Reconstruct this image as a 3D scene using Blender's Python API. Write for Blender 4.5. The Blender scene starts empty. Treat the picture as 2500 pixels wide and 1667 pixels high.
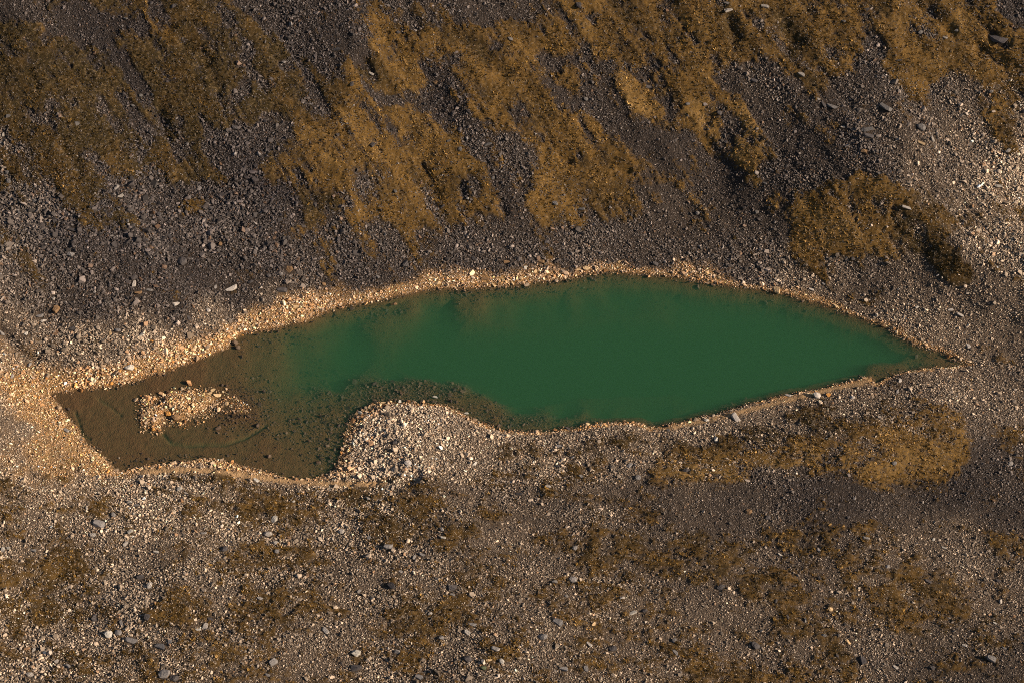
import bpy, bmesh, math, random
import numpy as np
from mathutils import Vector, Matrix, Euler

# ------------------------------------------------------------------ camera
PW, PH = 2500.0, 1667.0                  # size of the photograph in pixels
PITCH = math.radians(48.0)               # how far the camera looks down
LENS = 85.0
FPX = LENS / 36.0 * PW
DIST = 259.7
sc = bpy.context.scene
CAM = np.array([0.0, -DIST * math.cos(PITCH), DIST * math.sin(PITCH)])
cd = bpy.data.cameras.new('camera')
cd.lens = LENS; cd.sensor_width = 36.0; cd.clip_start = 1.0; cd.clip_end = 6000.0
cam = bpy.data.objects.new('camera', cd)
sc.collection.objects.link(cam)
cam.location = CAM
cam.rotation_euler = (math.pi / 2 - PITCH, 0, 0)
sc.camera = cam

# ------------------------------------------------------------------ sky and sun
SUN_EL, SUN_AZ = math.radians(25.0), math.radians(-12.0)   # azimuth from +x
sd = Vector((math.cos(SUN_EL) * math.cos(SUN_AZ), math.cos(SUN_EL) * math.sin(SUN_AZ), math.sin(SUN_EL)))
w = bpy.data.worlds.new('World'); sc.world = w; w.use_nodes = True
nt = w.node_tree
sky = nt.nodes.new('ShaderNodeTexSky'); sky.sky_type = 'NISHITA'; sky.sun_disc = False
sky.sun_elevation = SUN_EL; sky.sun_rotation = math.atan2(sd.x, sd.y)
bg = nt.nodes['Background']; bg.inputs['Strength'].default_value = 0.05
nt.links.new(sky.outputs[0], bg.inputs['Color'])
sl = bpy.data.lights.new('sun', 'SUN'); sl.energy = 5.0; sl.angle = math.radians(0.6); sl.color = (1.0, 0.86, 0.68)
so = bpy.data.objects.new('sun', sl); sc.collection.objects.link(so)
so.rotation_euler = (-sd).to_track_quat('-Z', 'Y').to_euler()
so.location = (80, -10, 60)
sc.view_settings.view_transform = 'Standard'; sc.view_settings.look = 'None'
sc.view_settings.exposure = 0.85; sc.view_settings.gamma = 1.0; sc.view_settings.use_curve_mapping = False
sc.cycles.use_denoising = False; sc.cycles.filter_width = 1.0
sc.cycles.max_bounces = 5; sc.cycles.diffuse_bounces = 2; sc.cycles.volume_bounces = 1
sc.cycles.transparent_max_bounces = 8

rng = np.random.default_rng(11)
random.seed(11)

# ------------------------------------------------------------------ small numeric helpers
def sstep(a, b, x):
    t = np.clip((x - a) / (b - a), 0, 1)
    return t * t * (3 - 2 * t)

def hash2(ix, iy, s):
    h = (ix.astype(np.int64) * 374761393 + iy.astype(np.int64) * 668265263 + s * 1442695041) & 0xFFFFFFFF
    h = ((h ^ (h >> 13)) * 1274126177) & 0xFFFFFFFF
    h = (h ^ (h >> 16)) & 0xFFFFFFFF
    return h / 4294967295.0

def vnoise(x, y, s=0):
    ix, iy = np.floor(x), np.floor(y)
    fx, fy = x - ix, y - iy
    fx = fx * fx * fx * (fx * (fx * 6 - 15) + 10); fy = fy * fy * fy * (fy * (fy * 6 - 15) + 10)
    a = hash2(ix, iy, s); b = hash2(ix + 1, iy, s); c = hash2(ix, iy + 1, s); d = hash2(ix + 1, iy + 1, s)
    return (a + (b - a) * fx) * (1 - fy) + (c + (d - c) * fx) * fy - 0.5

def fbm(x, y, s=0, octaves=4, gain=0.5):
    v = 0; a = 1.0; t = 0
    for k in range(octaves):
        c, sn = math.cos(0.6 * k + s), math.sin(0.6 * k + s)
        v = v + a * vnoise((x * c - y * sn) * 2 ** k + 17.3 * k, (x * sn + y * c) * 2 ** k - 9.1 * k, s + k)
        t += a; a *= gain
    return v / t * 2.0          # about -1..1

def project(x, y, z):
    dx, dy, dz = x - CAM[0], y - CAM[1], z - CAM[2]
    f = dy * math.cos(PITCH) - dz * math.sin(PITCH)
    u = dy * math.sin(PITCH) + dz * math.cos(PITCH)
    return PW / 2 + FPX * dx / f, PH / 2 - FPX * u / f

def unproject(px, py, z=0.0):
    a = (np.asarray(px, float) - PW / 2) / FPX; b = (PH / 2 - np.asarray(py, float)) / FPX
    dy = math.cos(PITCH) + b * math.sin(PITCH); dz = -math.sin(PITCH) + b * math.cos(PITCH)
    t = (z - CAM[2]) / dz
    return CAM[0] + t * a, CAM[1] + t * dy

P = 2500.0 / 2352.0
def pp(*pts): return [(a * P, b * P) for a, b in pts]
TILES = dict(A=(0, 0), B=(833, 0), C=(1666, 0), D=(0, 556), E=(833, 556), F=(1666, 556), G=(0, 1111), H=(833, 1111), I=(1666, 1111))
TS = 834.0 / 2352.0
def tl(t, *pts):
    ox, oy = TILES[t]
    return [(ox + a * TS, oy + b * TS) for a, b in pts]

# ------------------------------------------------------------------ the shoreline
SHORE = pp((118,905),(140,900),(165,899),(205,893),(250,889),(290,880),(330,867),(365,858),(400,845),(440,830),(470,822),(500,806),
 (520,797),(540,778),(556,764),(590,758),(620,755),(660,745),(700,738),(728,722),(745,714),(775,706),(800,700),(850,692),(880,687),(900,681),
 (930,675),(960,668),(990,663),(1020,661),(1060,663),(1085,662),(1110,661),(1135,658),(1160,655),(1190,653),(1210,650),(1235,648),(1260,646),(1290,641),
 (1320,634),(1345,627),(1370,627),(1400,624),(1425,625),(1450,626),(1475,627),(1500,631),(1530,634),(1560,637),(1580,641),(1600,644),(1630,649),
 (1660,653),(1690,657),(1720,661),(1750,664),(1775,669),(1800,673),(1825,681),(1850,688),(1875,695),(1900,703),(1925,712),(1950,722),(1975,729),
 (2000,738),(2020,746),(2040,756),(2060,768),(2080,778),(2100,788),(2120,797),(2140,802),(2160,808),(2180,816),(2200,825),(2215,831),(2234,838),
 (2215,841),(2190,843),(2150,846),(2120,847),(2095,851),(2070,858),(2045,866),(2025,874),(2012,879),(2004,872),(2003,865),(1985,868),(1950,877),
 (1920,885),(1890,891),(1860,897),(1830,902),(1800,909),(1775,914),(1750,921),(1725,928),(1700,936),(1675,941),(1650,949),(1625,955),(1600,962),
 (1575,968),(1550,973),(1530,978),(1508,982),(1490,980),(1470,972),(1450,970),(1425,971),(1400,973),(1375,973),(1350,975),(1330,982),(1310,984),
 (1290,985),(1270,992),(1250,993),(1225,994),(1200,991),(1180,993),(1150,988),(1130,981),(1110,974),(1090,966),(1070,954),(1050,944),(1040,939),
 (1020,930),(1000,928),(980,926),(960,928),(940,923),(920,925),(900,921),(880,926),(862,927),(845,938),(825,946),(812,960),(805,972),(800,985),
 (790,1000),(792,1020),(784,1040),(778,1060),(768,1077),(755,1088),(735,1094),(715,1099),(690,1100),(665,1098),(640,1094),(620,1088),
 (600,1080),(580,1076),(560,1068),(540,1062),(520,1060),(500,1055),(480,1055),(460,1054),(440,1059),(415,1059),(390,1064),(365,1066),(340,1068),
 (320,1074),(300,1080),(280,1083),(264,1080),(255,1065),(240,1050),(225,1038),(212,1026),(200,1014),(190,1003),(180,988),(170,974),(160,960),
 (150,948),(140,936),(130,922))
ISLETS = [pp((378,908),(390,898),(410,897),(435,895),(460,897),(480,900),(500,912),(492,925),(470,938),(452,950),(430,962),(408,968),(395,955),(383,945),(376,955),(374,970),(362,984),(350,988),(335,978),(324,968),(322,952),(330,940),(345,938),(366,932),(372,920)),
          pp((322,922),(330,912),(345,914),(352,926),(340,932),(328,930)),
          pp((482,908),(490,894),(500,899),(520,903),(540,914),(532,924),(510,918),(496,926)),
          pp((545,925),(558,918),(574,936),(570,952),(556,946),(548,938))]

def world_poly(poly):
    x, y = unproject([p[0] for p in poly], [p[1] for p in poly])
    return np.stack([x, y], 1)
def sdf(poly, X, Y):
    """signed distance to a polygon, positive outside; works in blocks"""
    X = X.ravel(); Y = Y.ravel(); out = np.empty(X.size)
    A = poly; B = np.roll(poly, -1, 0)
    for s in range(0, X.size, 60000):
        x = X[s:s + 60000]; y = Y[s:s + 60000]
        d = np.full(x.size, 1e18); ins = np.zeros(x.size, bool)
        for (ax, ay), (bx, by) in zip(A, B):
            ex, ey = bx - ax, by - ay
            t = np.clip(((x - ax) * ex + (y - ay) * ey) / (ex * ex + ey * ey + 1e-12), 0, 1)
            d = np.minimum(d, (x - ax - t * ex) ** 2 + (y - ay - t * ey) ** 2)
            if ay != by:
                c = ((ay > y) != (by > y)) & (x < ex * (y - ay) / ey + ax)
                ins ^= c
        out[s:s + 60000] = np.where(ins, -np.sqrt(d), np.sqrt(d))
    return out
LAKE = world_poly(SHORE)
ISLETS.append(pp((378,925),(430,915),(485,912),(474,942),(420,968),(392,968)))
ISL = [world_poly(i) for i in (ISLETS[0], ISLETS[1], ISLETS[-1])]

# coarse SDF rasters over the world, sampled bilinearly afterwards
RX = np.arange(-90, 90.01, 0.2); RY = np.arange(-75, 100.01, 0.2)
GX, GY = np.meshgrid(RX, RY)
SD_LAKE = sdf(LAKE, GX, GY).reshape(GX.shape)
SD_ISL = np.min([sdf(i, GX, GY).reshape(GX.shape) for i in ISL], 0)
def bil(F, x, y, x0, y0, st):
    fx = np.clip((x - x0) / st, 0, F.shape[1] - 1.001); fy = np.clip((y - y0) / st, 0, F.shape[0] - 1.001)
    ix = fx.astype(int); iy = fy.astype(int); fx = fx - ix; fy = fy - iy
    return (F[iy, ix] * (1 - fx) + F[iy, ix + 1] * fx) * (1 - fy) + (F[iy + 1, ix] * (1 - fx) + F[iy + 1, ix + 1] * fx) * fy
def d_lake(x, y): return bil(SD_LAKE, x, y, RX[0], RY[0], 0.2)
def d_isl(x, y): return bil(SD_ISL, x, y, RX[0], RY[0], 0.2)

# ------------------------------------------------------------------ ground cover maps (drawn in camera view; some dark tones paint in shade)
STEP = 5.0
MX, MY = np.meshgrid(np.arange(0, PW + 1, STEP), np.arange(0, PH + 4, STEP))
WPX = MX + 16 * fbm(MX / 60, MY / 60, 5) + 5 * fbm(MX / 16, MY / 16, 6)
WPY = MY + 16 * fbm(MX / 60, MY / 60, 7) + 5 * fbm(MX / 16, MY / 16, 8)
MOSS = np.full(MX.shape, 0.12); KT = np.full(MX.shape, 0.5)
def paint(poly, m=None, k=None, soft=9.0):
    P_ = np.array(poly); d = sdf(P_, WPX, WPY).reshape(MX.shape)
    a = sstep(soft, -soft, d)
    for F, v in ((MOSS, m), (KT, k)):
        if v is not None: F[:] = F * (1 - a) + v * a
def stroke(pts, width, m=None, k=None, soft=7.0):
    d = np.full(MX.shape, 1e9)
    for (ax, ay), (bx, by) in zip(pts[:-1], pts[1:]):
        ex, ey = bx - ax, by - ay
        t = np.clip(((WPX - ax) * ex + (WPY - ay) * ey) / (ex * ex + ey * ey + 1e-9), 0, 1)
        d = np.minimum(d, np.hypot(WPX - ax - t * ex, WPY - ay - t * ey))
    a = sstep(width / 2 + soft, max(width / 2 - soft, 0), d)
    for F, v in ((MOSS, m), (KT, k)):
        if v is not None: F[:] = F * (1 - a) + v * a
def ts(t, wd, m, k, *pts): stroke(tl(t, *pts) if len(pts) > 1 else tl(t, pts[0], (pts[0][0] + 5, pts[0][1])), wd * TS, m, k)
def tp(t, m, k, *pts): paint(tl(t, *pts), m, k)

# tile A: north-west slope
tp('A', .90, .06, (-60,-60),(2500,-60),(2500,1700),(-60,1700))  # dark turf tone, deepened to paint in this slope's shade
tp('A', .05, None, (-60,-60),(310,-60),(290,130),(-60,125))
ts('A', 110, .08, None, (320,170),(500,230),(640,250),(760,300),(850,420)); ts('A', 130, .1, None, (430,60),(620,120))
ts('A', 90, .1, None, (1010,-20),(1060,110),(1120,190)); ts('A', 120, .4, .4, (680,120),(900,200),(1150,190))
tp('A', .05, None, (1600,-60),(2500,-60),(2500,520),(2352,500),(2200,560),(2150,430),(2000,350),(1800,130),(1650,60))
ts('A', 70, .08, None, (1700,280),(1690,480),(1900,620)); ts('A', 70, .1, None, (1830,460),(2000,440)); ts('A', 60, .1, None, (2080,480),(2100,620),(2250,720))
ts('A', 80, .1, None, (1390,230),(1420,330)); ts('A', 45, .1, None, (280,240),(420,420),(500,480)); ts('A', 60, .1, None, (40,360),(230,450))
ts('A', 60, .1, None, (640,400),(740,480)); ts('A', 70, .05, None, (870,530),(1040,660)); ts('A', 60, .1, None, (820,640),(960,800),(1000,960))
ts('A', 60, .1, None, (1220,820),(1260,1000)); ts('A', 40, .1, None, (1390,750),(1440,930),(1460,1050)); ts('A', 50, .12, None, (1110,480),(1130,560))
tp('A', .07, None, (1400,900),(1560,900),(1850,880),(1850,1050),(1800,1150),(1850,1250),(2050,1300),(2100,1620),(1200,1620),(900,1500),(780,1400),(700,1300),(640,1150),(560,1060),(640,1050),(800,1170),(1100,1240),(1180,1290),(1450,1280),(1560,1250),(1450,1120),(1400,1040))
tp('A', .85, .3, (1000,980),(1180,960),(1330,1100),(1340,1250),(1200,1290),(1100,1180)); ts('A', 110, .62, .5, (1460,1380),(1200,1500),(1220,1560))
ts('A', 55, .1, None, (1640,700),(1700,520)); ts('A', 100, .08, None, (1840,820),(1850,960)); ts('A', 60, .1, None, (1940,900),(2060,880)); ts('A', 60, .1, None, (1900,1000),(1960,1050))
ts('A', 90, .2, None, (2150,760),(2200,800)); tp('A', .8, .55, (2050,860),(2200,780),(2352,700),(2400,1000),(2300,1250),(2180,1350),(2080,1250),(1850,1230),(1830,1120),(1900,1080),(1960,1050)); ts('A', 60, .2, None, (2100,980),(2250,1030))
ts('A', 90, .15, None, (180,780),(380,880)); ts('A', 50, .15, None, (20,640),(180,740)); tp('A', .38, .15, (-60,900),(150,950),(330,1100),(450,1300),(600,1450),(650,1620),(-60,1620))
ts('A', 60, .1, None, (-20,900),(120,1000),(230,1060)); ts('A', 140, .1, None, (240,1350),(260,1480)); ts('A', 200, .85, .2, (500,1150),(620,1400))
# tile B: middle of the slope
tp('B', .82, .50, (0,-60),(2400,-60),(2400,1620),(0,1620))
tp('B', .05, None, (-10,-60),(170,-60),(190,250),(270,400),(180,380),(110,420),(-10,340))
tp('B', .05, None, (180,-60),(1010,-60),(1250,60),(1330,180),(1370,280),(1310,240),(1240,170),(1130,110),(1050,160),(960,160),(720,180),(640,200),(500,170),(340,150),(250,50))
ts('B', 150, .35, .1, (480,90),(760,80))
tp('B', .05, None, (500,430),(680,400),(750,520),(730,650),(870,760),(980,880),(1200,950),(1280,1100),(1350,1250),(1300,1350),(1350,1620),(1180,1620),(1100,1380),(950,1150),(880,1000),(760,850),(560,790),(320,720),(200,630),(60,560),(-20,560),(-20,500),(150,570),(400,640),(560,600))
tp('B', .05, None, (1350,380),(1550,380),(1850,380),(2080,560),(2000,600),(1920,560),(1980,700),(2100,830),(2130,900),(2250,900),(2352,1000),(2352,1250),(2200,1200),(2080,1080),(1850,900),(1700,780),(1500,750),(1400,620),(1340,540),(1440,520),(1620,640),(1700,620),(1600,480),(1450,450))
tp('B', .65, .55, (1480,440),(1560,440),(1700,600),(1640,630)); ts('B', 70, .1, None, (2190,700),(2352,870)); ts('B', 60, .1, None, (1190,680),(1350,820),(1440,880),(1380,960))
ts('B', 60, .1, None, (1640,820),(1720,960)); ts('B', 50, .15, None, (1630,320),(1740,340)); tp('B', .1, None, (1660,90),(1800,100),(1820,190),(1690,170)); ts('B', 30, .1, None, (1580,100),(1620,180))
ts('B', 60, .1, None, (2230,30),(2352,200)); tp('B', .07, None, (2050,1300),(2380,1230),(2380,1620),(2100,1620)); ts('B', 60, .2, None, (850,1568),(1000,1490),(1150,1540))
ts('B', 40, .1, None, (540,1120),(630,1260),(650,1350)); ts('B', 70, .3, None, (230,1130),(310,1210)); tp('B', .06, None, (-20,1280),(50,1300),(90,1620),(-20,1620)); ts('B', 38, .1, None, (810,1240),(860,1370))
ts('B', 30, .15, None, (60,680),(140,770)); ts('B', 30, .15, None, (230,770),(360,900)); ts('B', 60, .25, None, (330,330),(370,420)); ts('B', 120, .3, .5, (560,420),(800,420))
ts('B', 60, .3, None, (1340,400),(1420,480)); ts('B', 26, .05, None, (1210,680),(1330,790)); ts('B', 140, .5, .4, (900,1300),(1000,1250),(1060,1100))
ts('B', 90, .9, .95, (1940,560),(2060,680),(2150,760)); ts('B', 90, .9, .05, (700,210),(850,260),(1000,350)); ts('B', 100, .9, .1, (1850,40),(2000,120)); ts('B', 120, .9, .05, (150,440),(330,600))  # dark strokes put the shade of the hollows into the turf colour
ts('B', 130, .9, .35, (1080,560),(1280,640),(1500,940),(1620,1100)); ts('B', 200, .8, .35, (1650,1300),(1800,1480))
# tile C: north-east slope
tp('C', .95, .60, (-30,-60),(2600,-60),(2600,900),(-30,900))
tp('C', .06, None, (200,560),(400,460),(680,420),(690,470),(650,500),(700,540),(850,540),(960,660),(1050,580),(1180,450),(1220,330),(1250,250),(1350,260),(1400,400),(1450,560),(1550,620),(1680,720),(1720,600),(1800,520),(1890,470),(2000,570),(2230,700),(2600,800),(2600,1450),(2250,1350),(1700,1270),(1450,1230),(1300,1180),(1100,1180),(1000,1250),(880,1300),(860,1420),(720,1500),(700,1620),(-30,1620),(-30,900),(120,950),(220,1080),(380,1150),(560,1140),(700,1030),(720,960),(600,930),(520,820),(400,700),(330,640),(220,600))
tp('C', .85, .8, (-30,800),(120,850),(230,700),(380,740),(500,830),(560,920),(700,980),(690,1040),(560,1150),(400,1150),(220,1080),(120,950)); ts('C', 50, .1, None, (180,700),(330,860),(280,980))
tp('C', .75, .75, (680,720),(790,710),(850,800),(870,860),(740,840)); ts('C', 45, .7, .7, (880,870),(930,870)); ts('C', 55, .1, None, (-10,210),(150,380),(250,540)); ts('C', 60, .15, None, (440,80),(560,200),(640,280),(700,350))
ts('C', 60, .2, None, (330,260),(400,290)); ts('C', 90, .1, None, (1235,50),(1310,130)); ts('C', 50, .2, None, (1250,170),(1280,290)); tp('C', .06, None, (2150,-60),(2600,-60),(2600,150),(2200,150))
ts('C', 70, .25, None, (2120,230),(2250,310)); ts('C', 60, .3, None, (1010,370),(1090,400)); ts('C', 60, .2, None, (1600,210),(1680,240))
tp('C', .95, .68, (880,1300),(1000,1250),(1100,1180),(1350,1200),(1500,1280),(1640,1380),(1600,1620),(740,1620),(800,1430),(860,1420))
tp('C', .55, .28, (1620,1270),(1760,1290),(2352,1420),(2600,1450),(2600,1620),(1600,1620)); ts('C', 110, .2, None, (1350,1380),(1400,1500)); ts('C', 120, .45, .3, (1560,700),(1700,900),(1820,1050))
ts('C', 110, .6, .15, (2220,780),(2260,1050)); ts('C', 120, .5, .3, (2050,700),(2150,780)); ts('C', 110, .95, .0, (620,110),(720,180),(760,290),(860,310)); ts('C', 60, .95, .05, (310,130),(350,230),(460,360))
ts('C', 70, .9, .1, (740,370),(860,560),(960,600)); ts('C', 110, .45, .6, (40,1250),(90,1420),(60,1520)); ts('C', 40, .7, .6, (500,1480),(480,1500))
# tile D: scree above the west arm
tp('I', .36, .3, (-60,200),(2500,200),(2500,1620),(-60,1620)); tp('H', .38, .35, (-60,150),(2400,150),(2400,1620),(-60,1620))
tp('D', .05, .3, (-60,0),(2380,0),(2380,700),(-60,1000))
tp('D', .4, .15, (-60,-20),(180,-20),(260,400),(230,460),(120,300),(-60,150)); ts('D', 80, .8, .2, (130,0),(170,150)); ts('D', 90, .6, .25, (190,200),(240,420))
ts('D', 50, .5, .5, (1030,20),(1050,110)); ts('D', 45, .5, .4, (830,240),(850,270)); ts('D', 40, .45, .5, (700,180),(712,195)); ts('D', 40, .5, .2, (880,370),(900,390))
ts('D', 90, .65, .5, (2190,60),(2270,200),(2290,340)); ts('D', 80, .5, .5, (2050,0),(2130,60)); ts('D', 40, .05, None, (2130,30),(2210,260)); ts('D', 110, .62, .05, (660,780),(700,820)); ts('D', 60, .6, .05, (910,690),(930,740))
ts('D', 70, .5, .1, (1450,500),(1480,560)); ts('D', 50, .5, .2, (1180,600),(1170,640)); ts('D', 34, .7, 0, (20,740),(130,840),(240,890)); ts('D', 50, .6, .05, (800,860),(900,850))
# tile E, F: above and beside the lake
tp('E', .05, .3, (0,0),(2400,0),(2400,620),(0,620)); ts('E', 70, .7, .45, (165,-10),(175,210)); ts('E', 80, .72, .45, (440,-10),(480,210)); ts('E', 50, .55, .4, (320,130),(290,240)); ts('E', 40, .4, .5, (1330,0),(1310,60)); ts('E', 200, .6, .5, (0,-10),(130,-20))
tp('F', .08, .3, (0,0),(2500,0),(2500,900),(0,620))
tp('F', .95, .66, (860,-20),(1450,-20),(1580,150),(1500,190),(1400,220),(1280,150),(1050,210),(900,230),(740,220),(770,100)); ts('F', 60, .55, .7, (1380,200),(1520,290))
ts('F', 40, .7, .8, (520,20),(510,100)); ts('F', 120, .3, .3, (450,200),(540,140)); ts('F', 200, .72, .1, (1500,-20),(1700,150),(1900,300)); ts('F', 160, .5, .4, (2000,0),(2200,250),(2352,350)); ts('F', 100, .5, .5, (2100,60),(2160,140)); ts('F', 120, .45, .3, (850,240),(950,300))
ts('F', 110, .3, .3, (1200,460),(1350,500)); ts('F', 140, .4, .5, (2050,880),(2200,900))
# south shore
tp('F', .5, .12, (-30,1568),(-30,1450),(300,1480),(700,1300),(900,1200),(1500,1150),(1700,1200),(1500,1300),(1300,1350),(900,1440),(400,1540))
tp('F', .64, .72, (-10,1600),(400,1540),(900,1440),(1350,1350),(1500,1250),(1800,1180),(1950,1260),(2000,1450),(2050,1600)); ts('F', 150, .5, .4, (2230,1450),(2400,1560))
ts('F', 120, .62, .0, (340,1430),(600,1400)); ts('E', 150, .5, .12, (1150,1530),(1500,1530),(2300,1470)); ts('E', 50, .55, .05, (490,1290),(580,1320)); ts('E', 45, .5, .1, (770,1385),(800,1395)); ts('E', 50, .5, .1, (590,1440),(620,1450))
ts('D', 40, .6, .05, (-10,1350),(40,1340))
# tiles G, H, I: foreground
tp('G', .38, .35, (-60,200),(2400,250),(2400,1620),(-60,1620))
tp('G', .84, .12, (-60,690),(300,670),(560,690),(620,850),(590,1000),(480,1100),(200,1180),(-60,1130)); tp('G', .72, .45, (990,970),(1160,930),(1480,950),(1440,1130),(1320,1170),(1130,1130),(1000,1110))
tp('G', .78, .5, (1740,580),(1880,590),(2000,610),(2200,600),(2420,640),(2180,700),(2060,720),(1800,720)); tp('G', .62, .45, (1380,1180),(1800,1120),(2000,1280),(2420,1380),(2420,1620),(1300,1620),(1150,1450),(1180,1330),(1400,1300))
ts('G', 200, .5, .4, (560,1420),(1100,1450)); ts('G', 70, .6, .4, (110,440),(200,440)); ts('G', 70, .6, .35, (90,540),(220,530)); ts('G', 80, .62, .4, (420,530),(560,550)); ts('G', 90, .6, .4, (500,440),(680,390)); ts('G', 90, .6, .35, (200,620),(360,640),(480,620))
ts('G', 90, .65, .45, (650,560),(730,590)); ts('G', 60, .6, .4, (770,640),(810,650)); ts('G', 70, .55, .4, (860,770),(880,780)); ts('G', 120, .6, .15, (600,960),(760,1080)); ts('G', 90, .6, .3, (990,420),(1180,430)); ts('G', 70, .45, .2, (1420,700),(1460,710)); ts('G', 60, .5, .4, (1320,790),(1370,800))
ts('G', 140, .5, .2, (-20,230),(250,200),(560,260)); ts('G', 70, .75, .0, (400,90),(560,90)); ts('G', 60, .8, .0, (740,170),(900,180)); ts('G', 75, .8, .0, (1150,160),(1560,170)); ts('G', 200, .6, .25, (1250,330),(1800,340),(2420,320)); ts('G', 130, .6, .15, (1900,450),(2350,480)); ts('G', 60, .7, 0, (-30,30),(60,30)); ts('G', 40, .7, .0, (1120,250),(1180,260))
ts('G', 90, .55, .3, (280,1420),(470,1380)); ts('G', 80, .5, .3, (1560,950),(1600,1070)); ts('G', 90, .55, .4, (1980,940),(2080,950)); ts('G', 90, .45, .4, (640,760),(660,830)); ts('G', 80, .5, .4, (1780,1000),(1900,1060))
tp('H', .58, .28, (-10,190),(500,150),(900,500),(900,640),(300,600),(-10,480)); ts('H', 120, .72, .2, (260,500),(560,540),(860,590)); ts('H', 150, .6, .2, (1100,150),(1350,150)); ts('H', 90, .65, .2, (1350,190),(1480,190)); ts('H', 120, .5, .3, (1600,100),(1900,140)); tp('H', .75, .78, (2080,60),(2200,-20),(2400,-20),(2400,260),(2200,220))
tp('H', .3, .2, (900,480),(1450,480),(1400,560),(900,640)); tp('H', .72, .22, (1400,620),(1700,560),(2150,520),(2400,480),(2400,930),(2150,850),(1950,780),(1650,740)); ts('H', 70, .7, .5, (310,690),(400,690)); ts('H', 60, .7, .55, (230,740),(240,760)); ts('H', 50, .65, .4, (350,870),(380,870)); ts('H', 50, .55, .4, (210,930),(240,940)); ts('H', 50, .6, .4, (100,780),(140,780))
ts('H', 190, .66, .25, (380,980),(560,1100),(900,1020),(1180,1030)); ts('H', 200, .58, .35, (330,1230),(560,1200),(500,1330)); ts('H', 160, .62, .5, (950,1230),(1080,1380),(980,1480)); ts('H', 140, .6, .5, (1250,1350),(1150,1520)); ts('H', 80, .65, .45, (1520,1100),(1560,1130)); ts('H', 120, .62, .5, (1650,1120),(1800,1200),(1760,1100)); ts('H', 180, .5, .35, (1750,1480),(2352,1500)); ts('H', 140, .5, .4, (2000,1300),(2352,1380)); ts('H', 90, .55, .35, (500,940),(560,970)); ts('H', 80, .6, .4, (700,840),(880,880)); ts('H', 90, .55, .4, (150,1150),(60,1200)); ts('H', 60, .6, .2, (1750,900),(1800,950)); ts('H', 90, .5, .4, (0,1440),(30,1400))
tp('I', .68, .8, (-30,-30),(2000,-30),(1980,60),(1850,230),(1600,230),(1200,200),(1000,150),(750,150),(600,220),(500,130),(300,260),(-30,250)); ts('I', 90, .15, None, (520,150),(760,130)); ts('I', 130, .6, .55, (2260,60),(2420,280))
tp('I', .07, None, (-30,270),(500,230),(850,150),(1200,230),(1700,260),(1850,240),(1980,60),(2150,-30),(2230,100),(2420,330),(2420,520),(2000,480),(1700,500),(1100,490),(600,560),(250,560),(-30,480))
tp('I', .66, .25, (-30,520),(400,530),(760,570),(1100,470),(1350,430),(1550,520),(1600,640),(1750,760),(1900,900),(2100,1100),(2150,1300),(1900,1200),(1500,1300),(1200,1250),(900,1050),(500,1000),(300,1100),(-30,950)); ts('I', 110, .8, .15, (500,590),(800,560)); ts('I', 160, .75, .1, (150,720),(420,690))
ts('I', 120, .25, None, (620,640),(760,760)); ts('I', 110, .3, None, (850,600),(1000,800)); ts('I', 120, .2, None, (1100,600),(1450,700)); ts('I', 100, .2, None, (1560,560),(1700,720)); ts('I', 240, .1, None, (1700,560),(2100,760),(2352,870)); ts('I', 110, .6, .25, (2150,480),(2240,640)); ts('I', 100, .2, None, (-10,1000),(150,1050)); ts('I', 110, .2, None, (350,1130),(800,1230))
tp('I', .62, .55, (-30,1280),(400,1300),(800,1450),(1000,1620),(-30,1620)); ts('I', 140, .75, .2, (700,1150),(1000,1250),(1120,1320)); ts('I', 90, .8, .3, (1370,1170),(1560,1220)); ts('I', 110, .2, None, (1180,1290),(1500,1340)); ts('I', 130, .15, None, (1230,1400),(1500,1500)); ts('I', 110, .12, None, (450,1320),(560,1330)); ts('I', 300, .45, .1, (2050,1150),(2250,1500)); ts('I', 200, .65, .1, (1850,1500),(2050,1480)); ts('I', 160, .7, .1, (1680,930),(1760,1020)); ts('I', 90, .6, .7, (950,1540),(1150,1520))

def blur(F, r_):
    for ax in (0, 1):
        G = np.pad(F, [(r_, r_) if a == ax else (0, 0) for a in (0, 1)], mode='edge'); c_ = np.cumsum(G, ax)
        c_ = np.concatenate([np.zeros_like(np.take(c_, [0], ax)), c_], ax)
        F = (np.take(c_, range(2 * r_ + 1, c_.shape[ax]), ax) - np.take(c_, range(0, c_.shape[ax] - 2 * r_ - 1), ax)) / (2 * r_ + 1)
    return F
MOSS = blur(blur(MOSS, 2), 2); KT = blur(blur(KT, 3), 3)
KT = np.where(MY > 1110 * P, .45 * KT + .27, KT)
MOSS = np.where(MY > 1110 * P, .74 * MOSS + .08, MOSS)
def idw(pts, X, Y, power=3.0):  # smooth interpolation of hand-read values
    num = np.zeros(X.shape); den = np.zeros(X.shape)
    for a, b, v in pts:
        q = 1.0 / (((X - a * P) ** 2 + (Y - b * P) ** 2) + 900.0) ** (power / 2)
        num += q * v; den += q
    return num / den
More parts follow.
